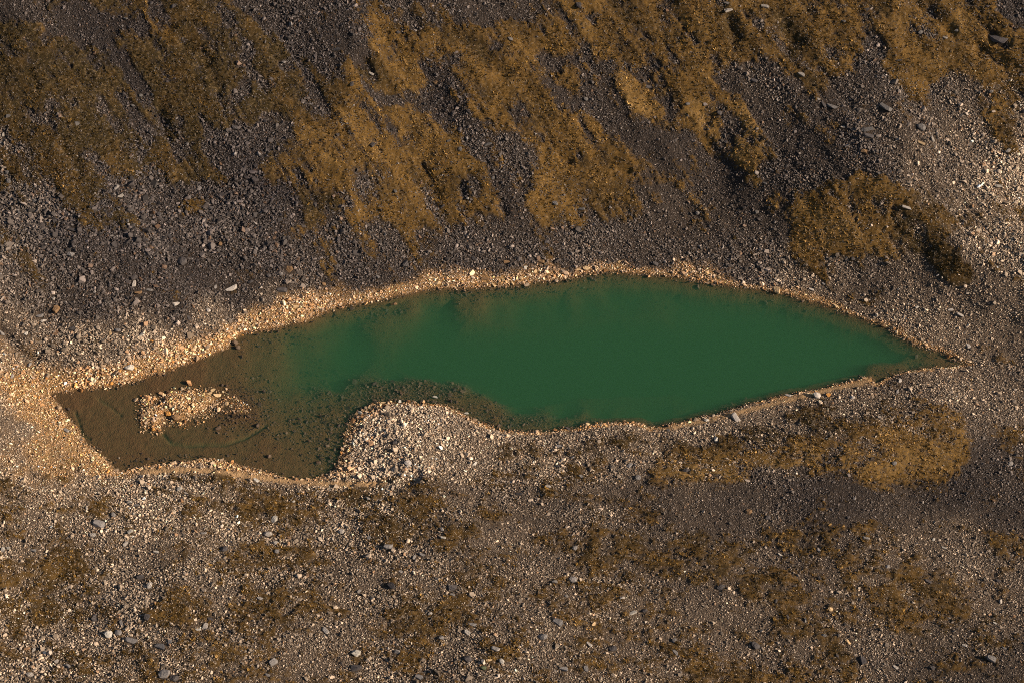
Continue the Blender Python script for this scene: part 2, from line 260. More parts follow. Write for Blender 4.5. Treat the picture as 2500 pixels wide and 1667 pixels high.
TONE = idw([(0,330,.2),(60,450,.15),(150,560,.05),(60,640,.2),(30,760,.4),(300,500,.05),(600,450,.03),(300,620,.06),(450,620,.04),(600,600,.03),(550,660,.08),(200,700,.08),(400,690,.08),(200,780,.5),(350,790,.6),(480,740,.5),(620,700,.35),(100,1000,.8),(0,1100,.8),(0,850,.6),(200,1200,.62),  # dark scree; upper left values lowered further as painted shade
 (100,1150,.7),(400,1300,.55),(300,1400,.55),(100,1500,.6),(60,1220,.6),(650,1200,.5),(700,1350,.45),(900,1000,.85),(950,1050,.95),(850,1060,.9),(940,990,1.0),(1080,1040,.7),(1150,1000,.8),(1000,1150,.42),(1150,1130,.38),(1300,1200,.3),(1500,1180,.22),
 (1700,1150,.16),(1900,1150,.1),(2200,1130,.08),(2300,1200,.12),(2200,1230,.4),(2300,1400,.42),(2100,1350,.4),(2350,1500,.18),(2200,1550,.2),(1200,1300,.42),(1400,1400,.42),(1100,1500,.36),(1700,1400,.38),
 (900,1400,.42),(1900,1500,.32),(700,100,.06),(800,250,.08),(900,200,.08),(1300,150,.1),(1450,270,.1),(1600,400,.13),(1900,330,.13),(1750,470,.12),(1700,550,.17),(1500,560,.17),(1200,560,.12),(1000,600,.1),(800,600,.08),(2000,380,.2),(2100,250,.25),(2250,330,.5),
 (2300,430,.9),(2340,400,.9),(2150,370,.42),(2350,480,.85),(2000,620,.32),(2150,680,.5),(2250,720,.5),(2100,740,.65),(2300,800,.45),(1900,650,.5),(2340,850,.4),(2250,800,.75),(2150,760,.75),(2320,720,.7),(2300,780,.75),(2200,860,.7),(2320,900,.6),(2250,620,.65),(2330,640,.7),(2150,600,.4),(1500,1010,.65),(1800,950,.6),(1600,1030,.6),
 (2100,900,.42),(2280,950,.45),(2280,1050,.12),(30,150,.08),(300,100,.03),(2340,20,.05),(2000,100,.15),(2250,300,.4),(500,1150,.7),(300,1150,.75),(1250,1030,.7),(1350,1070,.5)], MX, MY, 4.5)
STN = idw([(100,50,.75),(500,50,.9),(700,60,1.0),(300,560,1.45),(450,640,1.35),(200,740,1.45),(600,640,1.25),(350,830,1.35),(350,720,1.4),(100,880,1.0),(60,1000,.8),(80,1200,1.1),(400,1250,1.1),(300,1350,1.2),(60,1500,1.5),(250,1420,1.4),
 (700,1400,1.1),(900,1050,1.35),(820,1050,1.1),(1050,1000,1.1),(1100,1100,.9),(1400,1150,.8),(1700,1120,.8),(2100,1130,.8),(1400,1350,1.0),(1700,1400,.8),(2100,1400,.8),(2250,1250,1.0),(1000,1500,1.1),(1500,1500,.9),
 (900,250,.9),(1300,200,.75),(1500,350,.65),(1600,500,.65),(1100,600,1.0),(1300,600,1.0),(1900,300,.8),(2000,330,1.1),(2200,400,1.0),(2300,450,1.05),(1900,620,.75),(2200,700,.9),(2300,850,.75),(2350,800,.7),(1000,640,.95),(1200,635,1.15),(1400,610,1.0),(1700,640,1.0),(2000,720,.8),(1700,980,.85),(430,940,1.0)], MX, MY)
OCHW = idw([(0,900,170),(60,1000,170),(150,880,60),(300,850,45),(450,800,50),(560,740,60),(750,690,50),(900,650,34),(1100,640,44),(1300,610,36),(1450,600,30),(1600,625,28),(1780,655,24),(1900,690,16),(2050,750,18),(2200,810,22),(2220,850,10),
 (2100,870,10),(1900,900,10),(1700,950,8),(1500,990,14),(1300,1000,12),(1100,990,12),(1000,920,12),(900,915,16),(820,940,22),(800,1020,42),(790,1080,60),(700,1110,8),(500,1080,22),(350,1080,18),(270,1090,20),(200,1050,90),(100,950,160)], MX, MY)
STRIPS = [([(330,1084),(420,1078),(500,1082),(560,1092),(640,1102),(700,1107),(780,1111),(850,1112),(880,1106)], 7), ([(1530,984),(1620,966),(1720,941),(1800,920),(1900,896),(1990,877)], 5)]
def sand_strip(px, py):
    out_ = np.zeros(np.shape(px))
    for pts, wd in STRIPS:
        dm = np.full(np.shape(px), 1e9)
        for (ax, ay), (bx, by) in zip(pts[:-1], pts[1:]):
            ax, ay, bx, by = ax * P, ay * P, bx * P, by * P
            ex, ey = bx - ax, by - ay
            t = np.clip(((px - ax) * ex + (py - ay) * ey) / (ex * ex + ey * ey), 0, 1)
            dm = np.minimum(dm, np.hypot(px - ax - t * ex, py - ay - t * ey))
        out_ = np.maximum(out_, np.exp(-(dm / (wd * P)) ** 2))
    return out_
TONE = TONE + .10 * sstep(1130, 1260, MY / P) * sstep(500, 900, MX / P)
def msample(F, px, py):
    px = np.abs(px); px = PW - np.abs(PW - px); py = np.abs(py); py = PH - np.abs(PH - py)
    return bil(F, px, py, 0.0, 0.0, STEP)

# ------------------------------------------------------------------ the shape of the ground
def g2(x, y, cx, cy, sx, sy, ang=0.0):
    c, s = math.cos(ang), math.sin(ang); u = (x - cx) * c + (y - cy) * s; v = -(x - cx) * s + (y - cy) * c
    return np.exp(-(u / sx) ** 2 - (v / sy) ** 2)
DEPTH_PTS = [(160,910,.12),(200,960,.3),(250,1000,.35),(300,1060,.25),(280,930,.4),(400,870,.4),(450,840,.12),(380,875,.08),(500,850,.6),(540,800,.35),(600,830,1.2),(620,780,.8),(700,760,1.0),(680,800,2.0),(600,900,.9),(590,870,1.2),(620,940,.8),
 (680,930,0.62),(690,980,0.42),(560,1000,.6),(450,1010,.55),(400,990,.5),(500,960,.3),(530,918,.10),(508,905,.08),(562,936,.10),(545,928,.10),(560,948,.2),(540,890,.55),(600,1030,0.30),(680,1060,0.30),(720,1020,0.30),(750,980,0.30),(750,900,0.40),(760,860,2.5),(820,900,0.35),(880,895,0.35),(950,880,0.40),(1000,890,0.35),
 (1080,915,0.40),(1100,950,0.30),(1180,960,0.30),(1250,965,0.35),(1340,950,0.45),(900,840,3.2),(1000,840,3.2),(1100,860,3.0),(1200,920,3.0),(1000,740,4.0),(800,790,3.5),(750,740,1.4),(850,715,1.3),(1000,690,1.3),(1180,680,1.0),(1150,700,1.6),(1300,665,0.55),(1350,645,0.45),(1500,660,1.6),(1300,800,4.5),
 (1600,800,4.5),(1900,800,4.5),(1800,740,4.0),(2050,800,2.8),(2000,780,3.5),(2100,830,1.2),(2040,850,0.25),(2150,830,0.25),(2200,838,.2),(1950,860,2.2),(1700,900,3.5),(1500,930,2.8),(860,905,0.125),(920,893,0.125),(980,893,0.125),(1040,912,0.125),(1085,935,0.125),(1140,955,0.125),(1215,965,0.150),(1300,958,0.175),(1400,958,.5),(900,870,0.250),(980,868,0.300),(1060,885,0.250),(1110,920,0.200),(1200,942,0.250),(800,925,.25),(770,950,.25),(740,1000,.2),(820,890,.6),(1150,675,0.200),(1100,675,0.250),(1050,685,0.250),(1250,665,0.225),(1350,650,0.250),(950,695,0.250),(860,712,0.250),(2060,850,.1),(2100,838,.1),(2070,838,.14),(2105,818,.2),(2000,850,0.250),(2130,825,.14),(2170,833,.1),(2020,865,.12),(2150,815,.15),(2040,845,.2),(1380,930,2.6),(1300,925,2.6),(1440,935,2.6),(1350,675,2.8),(1280,690,2.8),(1420,660,2.2),(1200,700,2.4),(1250,690,2.4),(1000,715,2.2),(1450,955,1.0),(1550,960,1.6),(700,850,2.0),(640,880,1.5),(1600,660,2.2),(1750,690,3.0)]
DEPTH = idw(DEPTH_PTS, MX, MY, 4.0)
CRACKS = [(tl('A', (1380,440),(1450,480),(1480,520),(1460,550),(1510,590),(1500,650)), .3, .5), (tl('A', (1090,740),(1110,810),(1130,860),(1150,900)), .45, .9), (tl('A', (1080,890),(1030,860),(990,830)), .25, .4),
 (tl('A', (440,1030),(520,1090),(550,1160)), .5, .8), (tl('A', (1290,290),(1370,340),(1420,400)), .5, .9), (tl('B', (700,220),(800,250),(960,320),(1040,420),(1110,470)), .45, 1.1), (tl('B', (1850,40),(1950,100),(2060,180),(2230,270)), .35, 1.3),
 (tl('B', (150,450),(210,540),(320,600)), .6, 1.0), (tl('B', (1450,40),(1560,50),(1700,80)), .35, .5), (tl('B', (1510,1070),(1570,1110)), .5, .5), (tl('B', (1920,1170),(1980,1180)), .4, .4),
 (tl('C', (310,120),(340,200),(370,260)), .45, .6), (tl('C', (700,150),(740,240),(740,330)), .4, .9), (tl('C', (740,240),(820,270)), .5, .6), (tl('C', (2110,240),(2170,300),(2240,310)), .4, .5), (tl('C', (2050,330),(2150,390),(2200,420)), .4, .7), (tl('C', (1850,220),(1930,260),(2040,330)), .3, .9),
 (tl('C', (1520,1400),(1450,1420),(1440,1500),(1470,1550)), .2, .3), (tl('F', (1440,0),(1540,60),(1640,130)), .15, .4), (tl('C', (140,950),(220,1060),(350,1140)), .35, .6), (tl('B', (1440,520),(1700,700),(1850,860),(2060,1080)), .2, .8),
 (tl('C', (1600,0),(1700,80),(1850,200)), .3, .8), (tl('D', (-10,700),(60,760),(140,850),(240,890)), .45, .6), (tl('D', (520,1270),(545,1340),(570,1430),(620,1450)), .16, .16), (tl('D', (680,1180),(760,1230),(830,1290)), .14, .15),
 (tl('D', (1120,1420),(1180,1480),(1300,1500),(1400,1490),(1550,1490),(1700,1440),(1830,1360)), .2, .2), (tl('H', (540,140),(460,180)), .3, .6), (tl('B', (1100,1380),(1130,1470)), .3, .5), (tl('B', (820,1270),(850,1360)), .25, .4), (tl('B', (550,1130),(630,1290),(660,1360)), .3, .6),
 (tl('G', (330,1,),(360,3)), .01, .2), (tl('H', (860,920),(900,930)), .1, .3)]
CRK = []
for pts, dep, wid in CRACKS:
    x, y = unproject([p[0] for p in pts], [p[1] for p in pts], 0.0)
    CRK.append((pts, dep, wid))

def base_height(x, y):
    """smooth shape of the valley, zero at the shoreline"""
    d = d_lake(x, y) + 0.26 * fbm(x / 1.8, y / 1.8, 21, 5, .7)
    dd = np.maximum(d, 0)
    ymid = np.interp(x, [-60, -47, -30, 0, 30, 46, 60], [-1.5, -4, -6, -1, 4.5, 0.5, -2])
    n = sstep(-3, 3, y - ymid)
    far = np.maximum(np.hypot(x, y) - 95, 0)
    # north: bank, scree apron, then the long slope
    hn = 0.34 * np.minimum(dd, 6) + 0.50 * np.maximum(dd - 6, 0)
    hn += 0.9 * fbm(x / 22 + .3 * y / 22, y / 30, 31, 3) * sstep(2, 16, dd)
    u = (x * 0.80 + y * 0.60)                                   # across the diagonal flow lobes
    v = (-x * 0.60 + y * 0.80)
    hn += 0.55 * fbm(u / 4.5, v / 17, 33, 3) * sstep(3, 12, dd) * sstep(-45, -15, x)
    # south: low rim then gently rolling moraine
    hs = 0.30 * np.minimum(dd, 1.2) + 0.10 * np.maximum(dd - 1.2, 0)
    hs += 0.9 * fbm(x / 20, y / 14, 41, 3) * sstep(1.5, 12, dd)
    hs -= 0.25 * g2(x, y, -14.5, -12.5, 4.0, 4.5)                # the stony headland
    hs += 1.0 * g2(x, y, 38, -14, 16, 5, .2) + 3.2 * g2(x, y, 72, -46, 17, 17)
    w_ = sstep(-36, -52, x) * sstep(12, 4, y) * sstep(-22, -12, y)
    hs = hs * (1 - w_) + (0.28 * dd) * w_                         # west bank falls east to the water
    hn += 2.0 * g2(x, y, 38, 19, 10, 7, -.2) * sstep(1, 8, dd)      # mossy knoll
    hn += -0.6 * g2(x, y, 21, 19, 4, 12, -.5) * sstep(2, 9, dd)
    hn += 0.7 * g2(x, y, 20, 34, 6, 16, .95) * sstep(2, 12, dd)    # tongue of turf
    tilt = 0.26 * (np.clip(x, -75, -18) + 18) * sstep(3, 16, dd) * sstep(4, 18, y)      # the western part turns away from the sun
    hn += tilt + 5.0 * sstep(3, 16, dd) * sstep(4, 18, y) * sstep(-10, -60, x)
    hn -= 0.16 * np.clip(x - 43, 0, 30) * sstep(2, 9, dd) * sstep(6, 14, y)
    h = hs * (1 - n) + hn * n
    return d, h - 0.02 * far

XF, YF0, YF1 = 74.0, -57.0, 56.0
def axis(lo, hi, st, out, g=1.16):
    a = list(np.arange(lo, hi + 1e-6, st)); s = st
    L = [lo]; 
    while L[-1] > -out: s *= g; L.append(L[-1] - s)
    s = st; R = [a[-1]]
    while R[-1] < out: s *= g; R.append(R[-1] + s)
    return np.array(L[1:][::-1] + a + R[1:])
def full_height(x, y):
    d, h = base_height(x, y)
    di = d_isl(x, y) + 0.08 * fbm(x / .8, y / .8, 22, 2)
    px, py = project(x, y, np.maximum(h, 0))
    dep = msample(DEPTH, px, py) * (1 - .68 * sstep(870, 620, px))
    dep = np.maximum(dep, 0.9 * (-d - 3.0) * sstep(820 * P, 960 * P, px) * sstep(2130 * P, 2000 * P, px))
    hb = -np.minimum(dep * (1 + .18 * fbm(x / 3.5, y / 3.5, 61, 4)), 0.04 + 0.55 * np.maximum(-d, 0) + .9 * np.maximum(-d - 1.5, 0))
    hi = np.where(di < 0, -0.05 + 0.30 * np.minimum(-di, 0.8), -0.05 - 0.16 * np.maximum(di, 0)) + .10 * fbm(x / .9, y / .9, 23, 3)
    hb = np.maximum(hb, np.where(di < 2.5, hi, -99))
    z = np.where(d > 0, h, hb)
    px, py = project(x, y, z)
    m = msample(MOSS, px, py)
    z = np.where(d > 0, z, z)
    land = sstep(0.0, 0.8, d)
    edge = fbm(x / 3.0, y / 3.0, 51, 7, .85)
    north = sstep(2, 9, y)
    ua = np.where(north > .5, x * .80 + y * .60, x * .25 + y * .97); va = np.where(north > .5, -x * .60 + y * .80, x * .97 - y * .25)
    strk = .55 * fbm(ua / .55, va / 3.6, 53, 4, .75) + .6 * fbm(ua / 2.0, va / 11.0, 57, 3, .6) * north
    mm = sstep(0.32, 0.72, m + 0.95 * edge + (.5 + .3 * north) * strk - .03) * sstep(0.3, 1.2, d)
    # hollows and gullies
    for pts, dep_, wid in CRK:
        dm = np.full(x.shape, 1e9)
        for (ax, ay), (bx, by) in zip(pts[:-1], pts[1:]):
            ex, ey = bx - ax, by - ay
            t = np.clip(((px - ax) * ex + (py - ay) * ey) / (ex * ex + ey * ey + 1e-9), 0, 1)
            dm = np.minimum(dm, np.hypot(px - ax - t * ex, py - ay - t * ey))
        dm = dm * 0.046 + .25 * wid * fbm(x * 1.2, y * 1.2, 71, 3)
        z = z - dep_ * np.exp(-(np.maximum(dm, 0) / wid) ** 2)
    z = z - .22 * land * north * np.maximum(-strk, 0)
    rough = fbm(x / 0.9, y / 0.9, 81, 4, .8)
    z = z + land * (mm * (0.16 + 0.12 * fbm(x / 2.2, y / 2.2, 83, 5, .7) + 0.13 * rough) + (1 - mm) * 0.12 * rough)
    z = np.where((d < 0) & (di > 0.3), z + 0.05 * fbm(x / .5, y / .5, 85, 3) * sstep(0, .6, -d), z)
    return z, d, di, mm, px, py, strk

xs = axis(-XF, XF, 0.13, 420); ys = axis(YF0, YF1, 0.13, 420)
NX, NY = len(xs), len(ys)
X, Y = np.meshgrid(xs, ys)
Z, D, DI, MM, PX, PY, STK = full_height(X, Y)
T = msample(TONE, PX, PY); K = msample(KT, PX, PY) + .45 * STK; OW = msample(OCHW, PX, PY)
def ochre_of(d, di, ow, x, y):
    wm = ow * 0.047 * np.clip(.85 + .9 * fbm(x / 6.0, y / 6.0, 151, 3), .35, 1.6)
    o = sstep(wm * 1.55, wm * 0.35, d + (.35 + .45 * wm) * fbm(x / 2.0, y / 2.0, 91, 4, .7))
    return np.maximum(o, (di < 1.2) * (d < 0))
O = ochre_of(D, DI, OW, X, Y)
SND = sand_strip(PX, PY) * (D > -.4); O = np.maximum(O, SND * .9); MM = MM * (1 - SND)

def make_mesh(name, co, quads, nper=4):
    me = bpy.data.meshes.new(name)
    me.vertices.add(len(co)); me.vertices.foreach_set('co', np.ascontiguousarray(co, np.float32).ravel())
    if quads is not None:
        n = len(quads)
        me.loops.add(n * nper); me.loops.foreach_set('vertex_index', np.ascontiguousarray(quads, np.int32).ravel())
        me.polygons.add(n); me.polygons.foreach_set('loop_start', np.arange(0, n * nper, nper, dtype=np.int32))
    me.update(calc_edges=True)
    return me
def fattr(me, name, v):
    a = me.attributes.new(name, 'FLOAT', 'POINT'); a.data.foreach_set('value', np.ascontiguousarray(v, np.float32).ravel())
def vattr(me, name, v, kind='FLOAT_VECTOR'):
    a = me.attributes.new(name, kind, 'POINT'); a.data.foreach_set('vector' if kind == 'FLOAT_VECTOR' else 'color', np.ascontiguousarray(v, np.float32).ravel())

# ------------------------------------------------------------------ node helpers
def mat(name):
    m = bpy.data.materials.new(name); m.use_nodes = True
    t = m.node_tree
    return m, t, t.nodes['Principled BSDF']
def N(t, kind, **kw):
    n = t.nodes.new(kind)
    for k, v in kw.items(): setattr(n, k, v)
    return n
def mixc(t, f, a, b, mode='MIX'):
    n = N(t, 'ShaderNodeMix', data_type='RGBA', blend_type=mode)
    for i, v in ((0, f), (6, a), (7, b)):
        if isinstance(v, (int, float)): n.inputs[i].default_value = v
        elif isinstance(v, tuple): n.inputs[i].default_value = (*v, 1)
        else: t.links.new(v, n.inputs[i])
    return n.outputs[2]
def mth(t, op, a, b=None, c=None, clamp=False):
    n = N(t, 'ShaderNodeMath', operation=op, use_clamp=clamp)
    for i, v in enumerate((a, b, c)):
        if v is None: continue
        if isinstance(v, (int, float)): n.inputs[i].default_value = v
        else: t.links.new(v, n.inputs[i])
    return n.outputs[0]
def attr(t, name, kind='GEOMETRY'):
    n = N(t, 'ShaderNodeAttribute', attribute_name=name, attribute_type=kind); return n
def noise(t, scale, detail=4, rough=.6, vec=None):
    n = N(t, 'ShaderNodeTexNoise'); n.inputs['Scale'].default_value = scale; n.inputs['Detail'].default_value = detail; n.inputs['Roughness'].default_value = rough
    if vec is not None: t.links.new(vec, n.inputs['Vector'])
    return n.outputs['Fac']
def ramp(t, fac, stops):
    n = N(t, 'ShaderNodeValToRGB'); e = n.color_ramp.elements
    while len(e) < len(stops): e.new(0.5)
    for i, (p_, c) in enumerate(stops): e[i].position = p_; e[i].color = (*c, 1)
    t.links.new(fac, n.inputs[0]); return n.outputs[0]

# ---- ground material
DARKROCK, PALEROCK, TAN = (0.046, 0.037, 0.034), (0.45, 0.36, 0.27), (0.66, 0.45, 0.26)
gm, t, b = mat('alpine_ground')
geo = N(t, 'ShaderNodeNewGeometry').outputs['Position']
aM, aK, aT, aO, aW = (attr(t, n_).outputs['Fac'] for n_ in ('moss', 'warm', 'tone', 'ochre', 'wet'))
n1 = noise(t, 1.6, 8, .65, geo); n2 = noise(t, 6.0, 6, .7, geo); n3 = noise(t, .35, 5, .6, geo)
vor = N(t, 'ShaderNodeTexVoronoi'); vor.inputs['Scale'].default_value = 7.0; t.links.new(geo, vor.inputs['Vector'])
vsep = N(t, 'ShaderNodeSeparateColor'); t.links.new(vor.outputs['Color'], vsep.inputs[0])
# turf
kk = mth(t, 'ADD', aK, mth(t, 'MULTIPLY', mth(t, 'SUBTRACT', n3, .5), 1.3), clamp=True)
turf = ramp(t, kk, [(0.0, (.030, .019, .005)), (.3, (.058, .032, .008)), (.6, (.115, .060, .013)), (1.0, (.20, .112, .032))])
nf = noise(t, 3.4, 8, .75, geo); nr_ = noise(t, 2.2, 5, .7, geo)
pale = mixc(t, mth(t, 'MULTIPLY', mth(t, 'SUBTRACT', nf, .51, clamp=True), 4.5, clamp=True), turf, (.25, .165, .085))
ridge = mth(t, 'SUBTRACT', 1.0, mth(t, 'MULTIPLY', mth(t, 'ABSOLUTE', mth(t, 'SUBTRACT', nr_, .5)), 26.0), clamp=True)
pale = mixc(t, mth(t, 'MULTIPLY', ridge, .45), pale, (.022, .015, .008))
turf2 = mixc(t, mth(t, 'MULTIPLY', mth(t, 'SUBTRACT', n2, .46, clamp=True), 2.2, clamp=True), pale, mixc(t, 1.0, pale, (.42, .38, .36), 'MULTIPLY'))
# stony soil
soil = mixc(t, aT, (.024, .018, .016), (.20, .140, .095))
soil = mixc(t, mth(t, 'MULTIPLY', vsep.outputs[0], .8), mixc(t, 1.0, soil, (.5, .48, .47), 'MULTIPLY'), soil)
soil = mixc(t, aO, soil, mixc(t, vsep.outputs[1], (.13, .072, .028), (.30, .17, .07)))
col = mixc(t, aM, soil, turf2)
col = mixc(t, mth(t, 'MULTIPLY', attr(t, 'sand').outputs['Fac'], .9), col, mixc(t, n2, (.30, .18, .085), (.44, .28, .15)))
bedc = mixc(t, n1, (.046, .025, .010), (.135, .070, .028))
col = mixc(t, aW, col, bedc)
t.links.new(col, b.inputs['Base Color']); b.inputs['Roughness'].default_value = .95; b.inputs['Specular IOR Level'].default_value = .15
bp = N(t, 'ShaderNodeBump'); bp.inputs['Strength'].default_value = 1.0; bp.inputs['Distance'].default_value = .12
t.links.new(mth(t, 'ADD', noise(t, 5.0, 8, .75, geo), mth(t, 'MULTIPLY', vor.outputs['Distance'], mth(t, 'SUBTRACT', .5, mth(t, 'MULTIPLY', aM, .5)))), bp.inputs['Height'])
t.links.new(bp.outputs[0], b.inputs['Normal'])

idx = (np.arange(NY - 1)[:, None] * NX + np.arange(NX - 1)[None, :]).ravel()
quads = np.stack([idx, idx + 1, idx + NX + 1, idx + NX], 1)
gme = make_mesh('terrain', np.stack([X.ravel(), Y.ravel(), Z.ravel()], 1), quads)
fattr(gme, 'moss', MM); fattr(gme, 'warm', K); fattr(gme, 'tone', T); fattr(gme, 'ochre', O); fattr(gme, 'sand', SND)
fattr(gme, 'wet', sstep(0.10, -0.05, Z) * (D < .6))
gme.materials.append(gm); gme.polygons.foreach_set('use_smooth', np.ones(len(quads), bool))
ground = bpy.data.objects.new('terrain', gme); sc.collection.objects.link(ground)
ground['kind'] = 'structure'; ground['label'] = 'rocky mountain valley ground with golden turf and scree'

# height lookup on the uniform part
X0, Y0, ST = -XF, YF0, 0.13
ix0 = int(np.argmin(abs(xs + XF))); iy0 = int(np.argmin(abs(ys - YF0)))
ix1 = int(np.argmin(abs(xs - XF))); iy1 = int(np.argmin(abs(ys - YF1)))
def sub(F): return F[iy0:iy1, ix0:ix1]
SZ, SM, SO, SD_, SDI, ST_, SK, SPX, SPY = (sub(F) for F in (Z, MM, O, D, DI, T, K, PX, PY))
def look(F, x, y): return bil(F, x, y, X0, Y0, ST)

# ------------------------------------------------------------------ water
wm_, t, b = mat('lake_water')
out = t.nodes['Material Output']; t.nodes.remove(b)
tr = N(t, 'ShaderNodeBsdfTransparent'); gl = N(t, 'ShaderNodeBsdfGlossy'); gl.inputs['Roughness'].default_value = .06
wb = N(t, 'ShaderNodeBump'); wb.inputs['Strength'].default_value = .25; wb.inputs['Distance'].default_value = .03
geo = N(t, 'ShaderNodeNewGeometry').outputs['Position']
t.links.new(noise(t, 2.5, 3, .5, geo), wb.inputs['Height']); t.links.new(wb.outputs[0], gl.inputs['Normal'])
dp = N(t, 'ShaderNodeVectorMath', operation='DOT_PRODUCT'); gg = N(t, 'ShaderNodeNewGeometry')
t.links.new(gg.outputs['Incoming'], dp.inputs[0]); t.links.new(wb.outputs[0], dp.inputs[1])
fres = mth(t, 'ADD', mth(t, 'MULTIPLY', mth(t, 'POWER', mth(t, 'SUBTRACT', 1.0, mth(t, 'ABSOLUTE', dp.outputs['Value']), clamp=True), 5.0), .98), .02, clamp=True)
mx = N(t, 'ShaderNodeMixShader'); t.links.new(fres, mx.inputs[0]); t.links.new(tr.outputs[0], mx.inputs[1]); t.links.new(gl.outputs[0], mx.inputs[2])
t.links.new(mx.outputs[0], out.inputs['Surface'])
vs = N(t, 'ShaderNodeVolumeScatter'); vs.inputs['Color'].default_value = (.036, .098, .051, 1); vs.inputs['Density'].default_value = 1.0
va = N(t, 'ShaderNodeVolumeAbsorption'); va.inputs['Color'].default_value = (.0, .33, .08, 1); va.inputs['Density'].default_value = .40
ad = N(t, 'ShaderNodeAddShader'); t.links.new(vs.outputs[0], ad.inputs[0]); t.links.new(va.outputs[0], ad.inputs[1]); t.links.new(ad.outputs[0], out.inputs['Volume'])
seg = LAKE; nr = np.stack([-(np.roll(seg, -1, 0) - np.roll(seg, 1, 0))[:, 1], (np.roll(seg, -1, 0) - np.roll(seg, 1, 0))[:, 0]], 1)
bm = bmesh.new()
# outline of the water body: a grid of cells within 1.2 m of the lake, so that the ground closes over its edge
cs = 1.0; cells = {}
for gx in np.arange(-56, 56, cs):
    for gy in np.arange(-30, 24, cs):
        cells[(gx, gy)] = None
cxs = np.array([k[0] + cs / 2 for k in cells]); cys = np.array([k[1] + cs / 2 for k in cells])
keep = d_lake(cxs, cys) < 1.1
vt = {}
def gv(x, y):
    k = (round(x, 3), round(y, 3))
    if k not in vt: vt[k] = bm.verts.new((x, y, 0.0))
    return vt[k]
for x, y, kq in zip(cxs - cs / 2, cys - cs / 2, keep):
    if kq: bm.faces.new([gv(x, y), gv(x + cs, y), gv(x + cs, y + cs), gv(x, y + cs)])
ex = bmesh.ops.extrude_face_region(bm, geom=bm.faces[:])
for v in ex['geom']:
    if isinstance(v, bmesh.types.BMVert): v.co.z = -9.0
bmesh.ops.recalc_face_normals(bm, faces=bm.faces)
wme = bpy.data.meshes.new('water'); bm.to_mesh(wme); bm.free(); wme.materials.append(wm_)
water = bpy.data.objects.new('water', wme); sc.collection.objects.link(water); water['kind'] = 'structure'
water['label'] = 'emerald green lake water with brown shallows'

# ------------------------------------------------------------------ stone shapes
def hull_mesh(name, n, flat, seed, bevel=0.0, box=False):
    r = random.Random(seed); bm = bmesh.new()
    for i in range(n):
        v = Vector((r.gauss(0, 1), r.gauss(0, 1), r.gauss(0, 1))).normalized()
        if box: v = Vector([math.copysign(min(abs(c) * 1.5, 1.0), c) for c in v]) * r.uniform(.82, 1.0)
        else: v *= r.uniform(.8, 1.0)
        bm.verts.new((v.x * .5, v.y * .5, v.z * .5 * flat))
    h = bmesh.ops.convex_hull(bm, input=bm.verts)
    bmesh.ops.delete(bm, geom=list({e for e in h['geom_interior'] + h['geom_unused'] if isinstance(e, bmesh.types.BMVert)}), context='VERTS')
    bmesh.ops.dissolve_limit(bm, angle_limit=.18, verts=bm.verts, edges=bm.edges)
    if bevel: bmesh.ops.bevel(bm, geom=bm.edges[:], offset=bevel, segments=1, profile=.6, affect='EDGES', clamp_overlap=True)
    bmesh.ops.recalc_face_normals(bm, faces=bm.faces)
    me = bpy.data.meshes.new(name); bm.to_mesh(me); bm.free(); return me

def stone_material(name, kind):
    m, t, b = mat(name)
    if kind == 'INST': c = attr(t, 'tint', 'INSTANCER').outputs['Color']
    else: c = N(t, 'ShaderNodeObjectInfo').outputs['Color']
    tc = N(t, 'ShaderNodeTexCoord').outputs['Object']
    n_ = noise(t, 3.0 if kind != 'INST' else 1.6, 6, .7, tc)
    c2 = mixc(t, mth(t, 'MULTIPLY', mth(t, 'SUBTRACT', n_, .45, clamp=True), 2.0, clamp=True), c, mixc(t, 1.0, c, (.55, .52, .50), 'MULTIPLY'))
    if kind != 'INST':
        wv = N(t, 'ShaderNodeTexWave', bands_direction='Z'); wv.inputs['Scale'].default_value = 3.2; wv.inputs['Distortion'].default_value = 5; wv.inputs['Detail'].default_value = 4
        t.links.new(tc, wv.inputs['Vector'])
        c2 = mixc(t, mth(t, 'MULTIPLY', wv.outputs['Fac'], .35), c2, mixc(t, 1.0, c2, (.6, .57, .55), 'MULTIPLY'))
        bp = N(t, 'ShaderNodeBump'); bp.inputs['Strength'].default_value = .8; bp.inputs['Distance'].default_value = .08
        t.links.new(mth(t, 'ADD', noise(t, 5, 8, .7, tc), mth(t, 'MULTIPLY', wv.outputs['Fac'], .5)), bp.inputs['Height']); t.links.new(bp.outputs[0], b.inputs['Normal'])
    t.links.new(c2, b.inputs['Base Color']); b.inputs['Roughness'].default_value = .75; b.inputs['Specular IOR Level'].default_value = .3
    return m
inst_mat = stone_material('scree_stone', 'INST'); bould_mat = stone_material('boulder_stone', 'OBJ')

protos = []
for i in range(16):
    me = hull_mesh('scree_shape', 11 + i % 5, (.55, .75, .9, .4)[i % 4], 100 + i, box=(i % 3 == 0))
    me.materials.append(inst_mat); protos.append(bpy.data.objects.new('scree_shape', me))

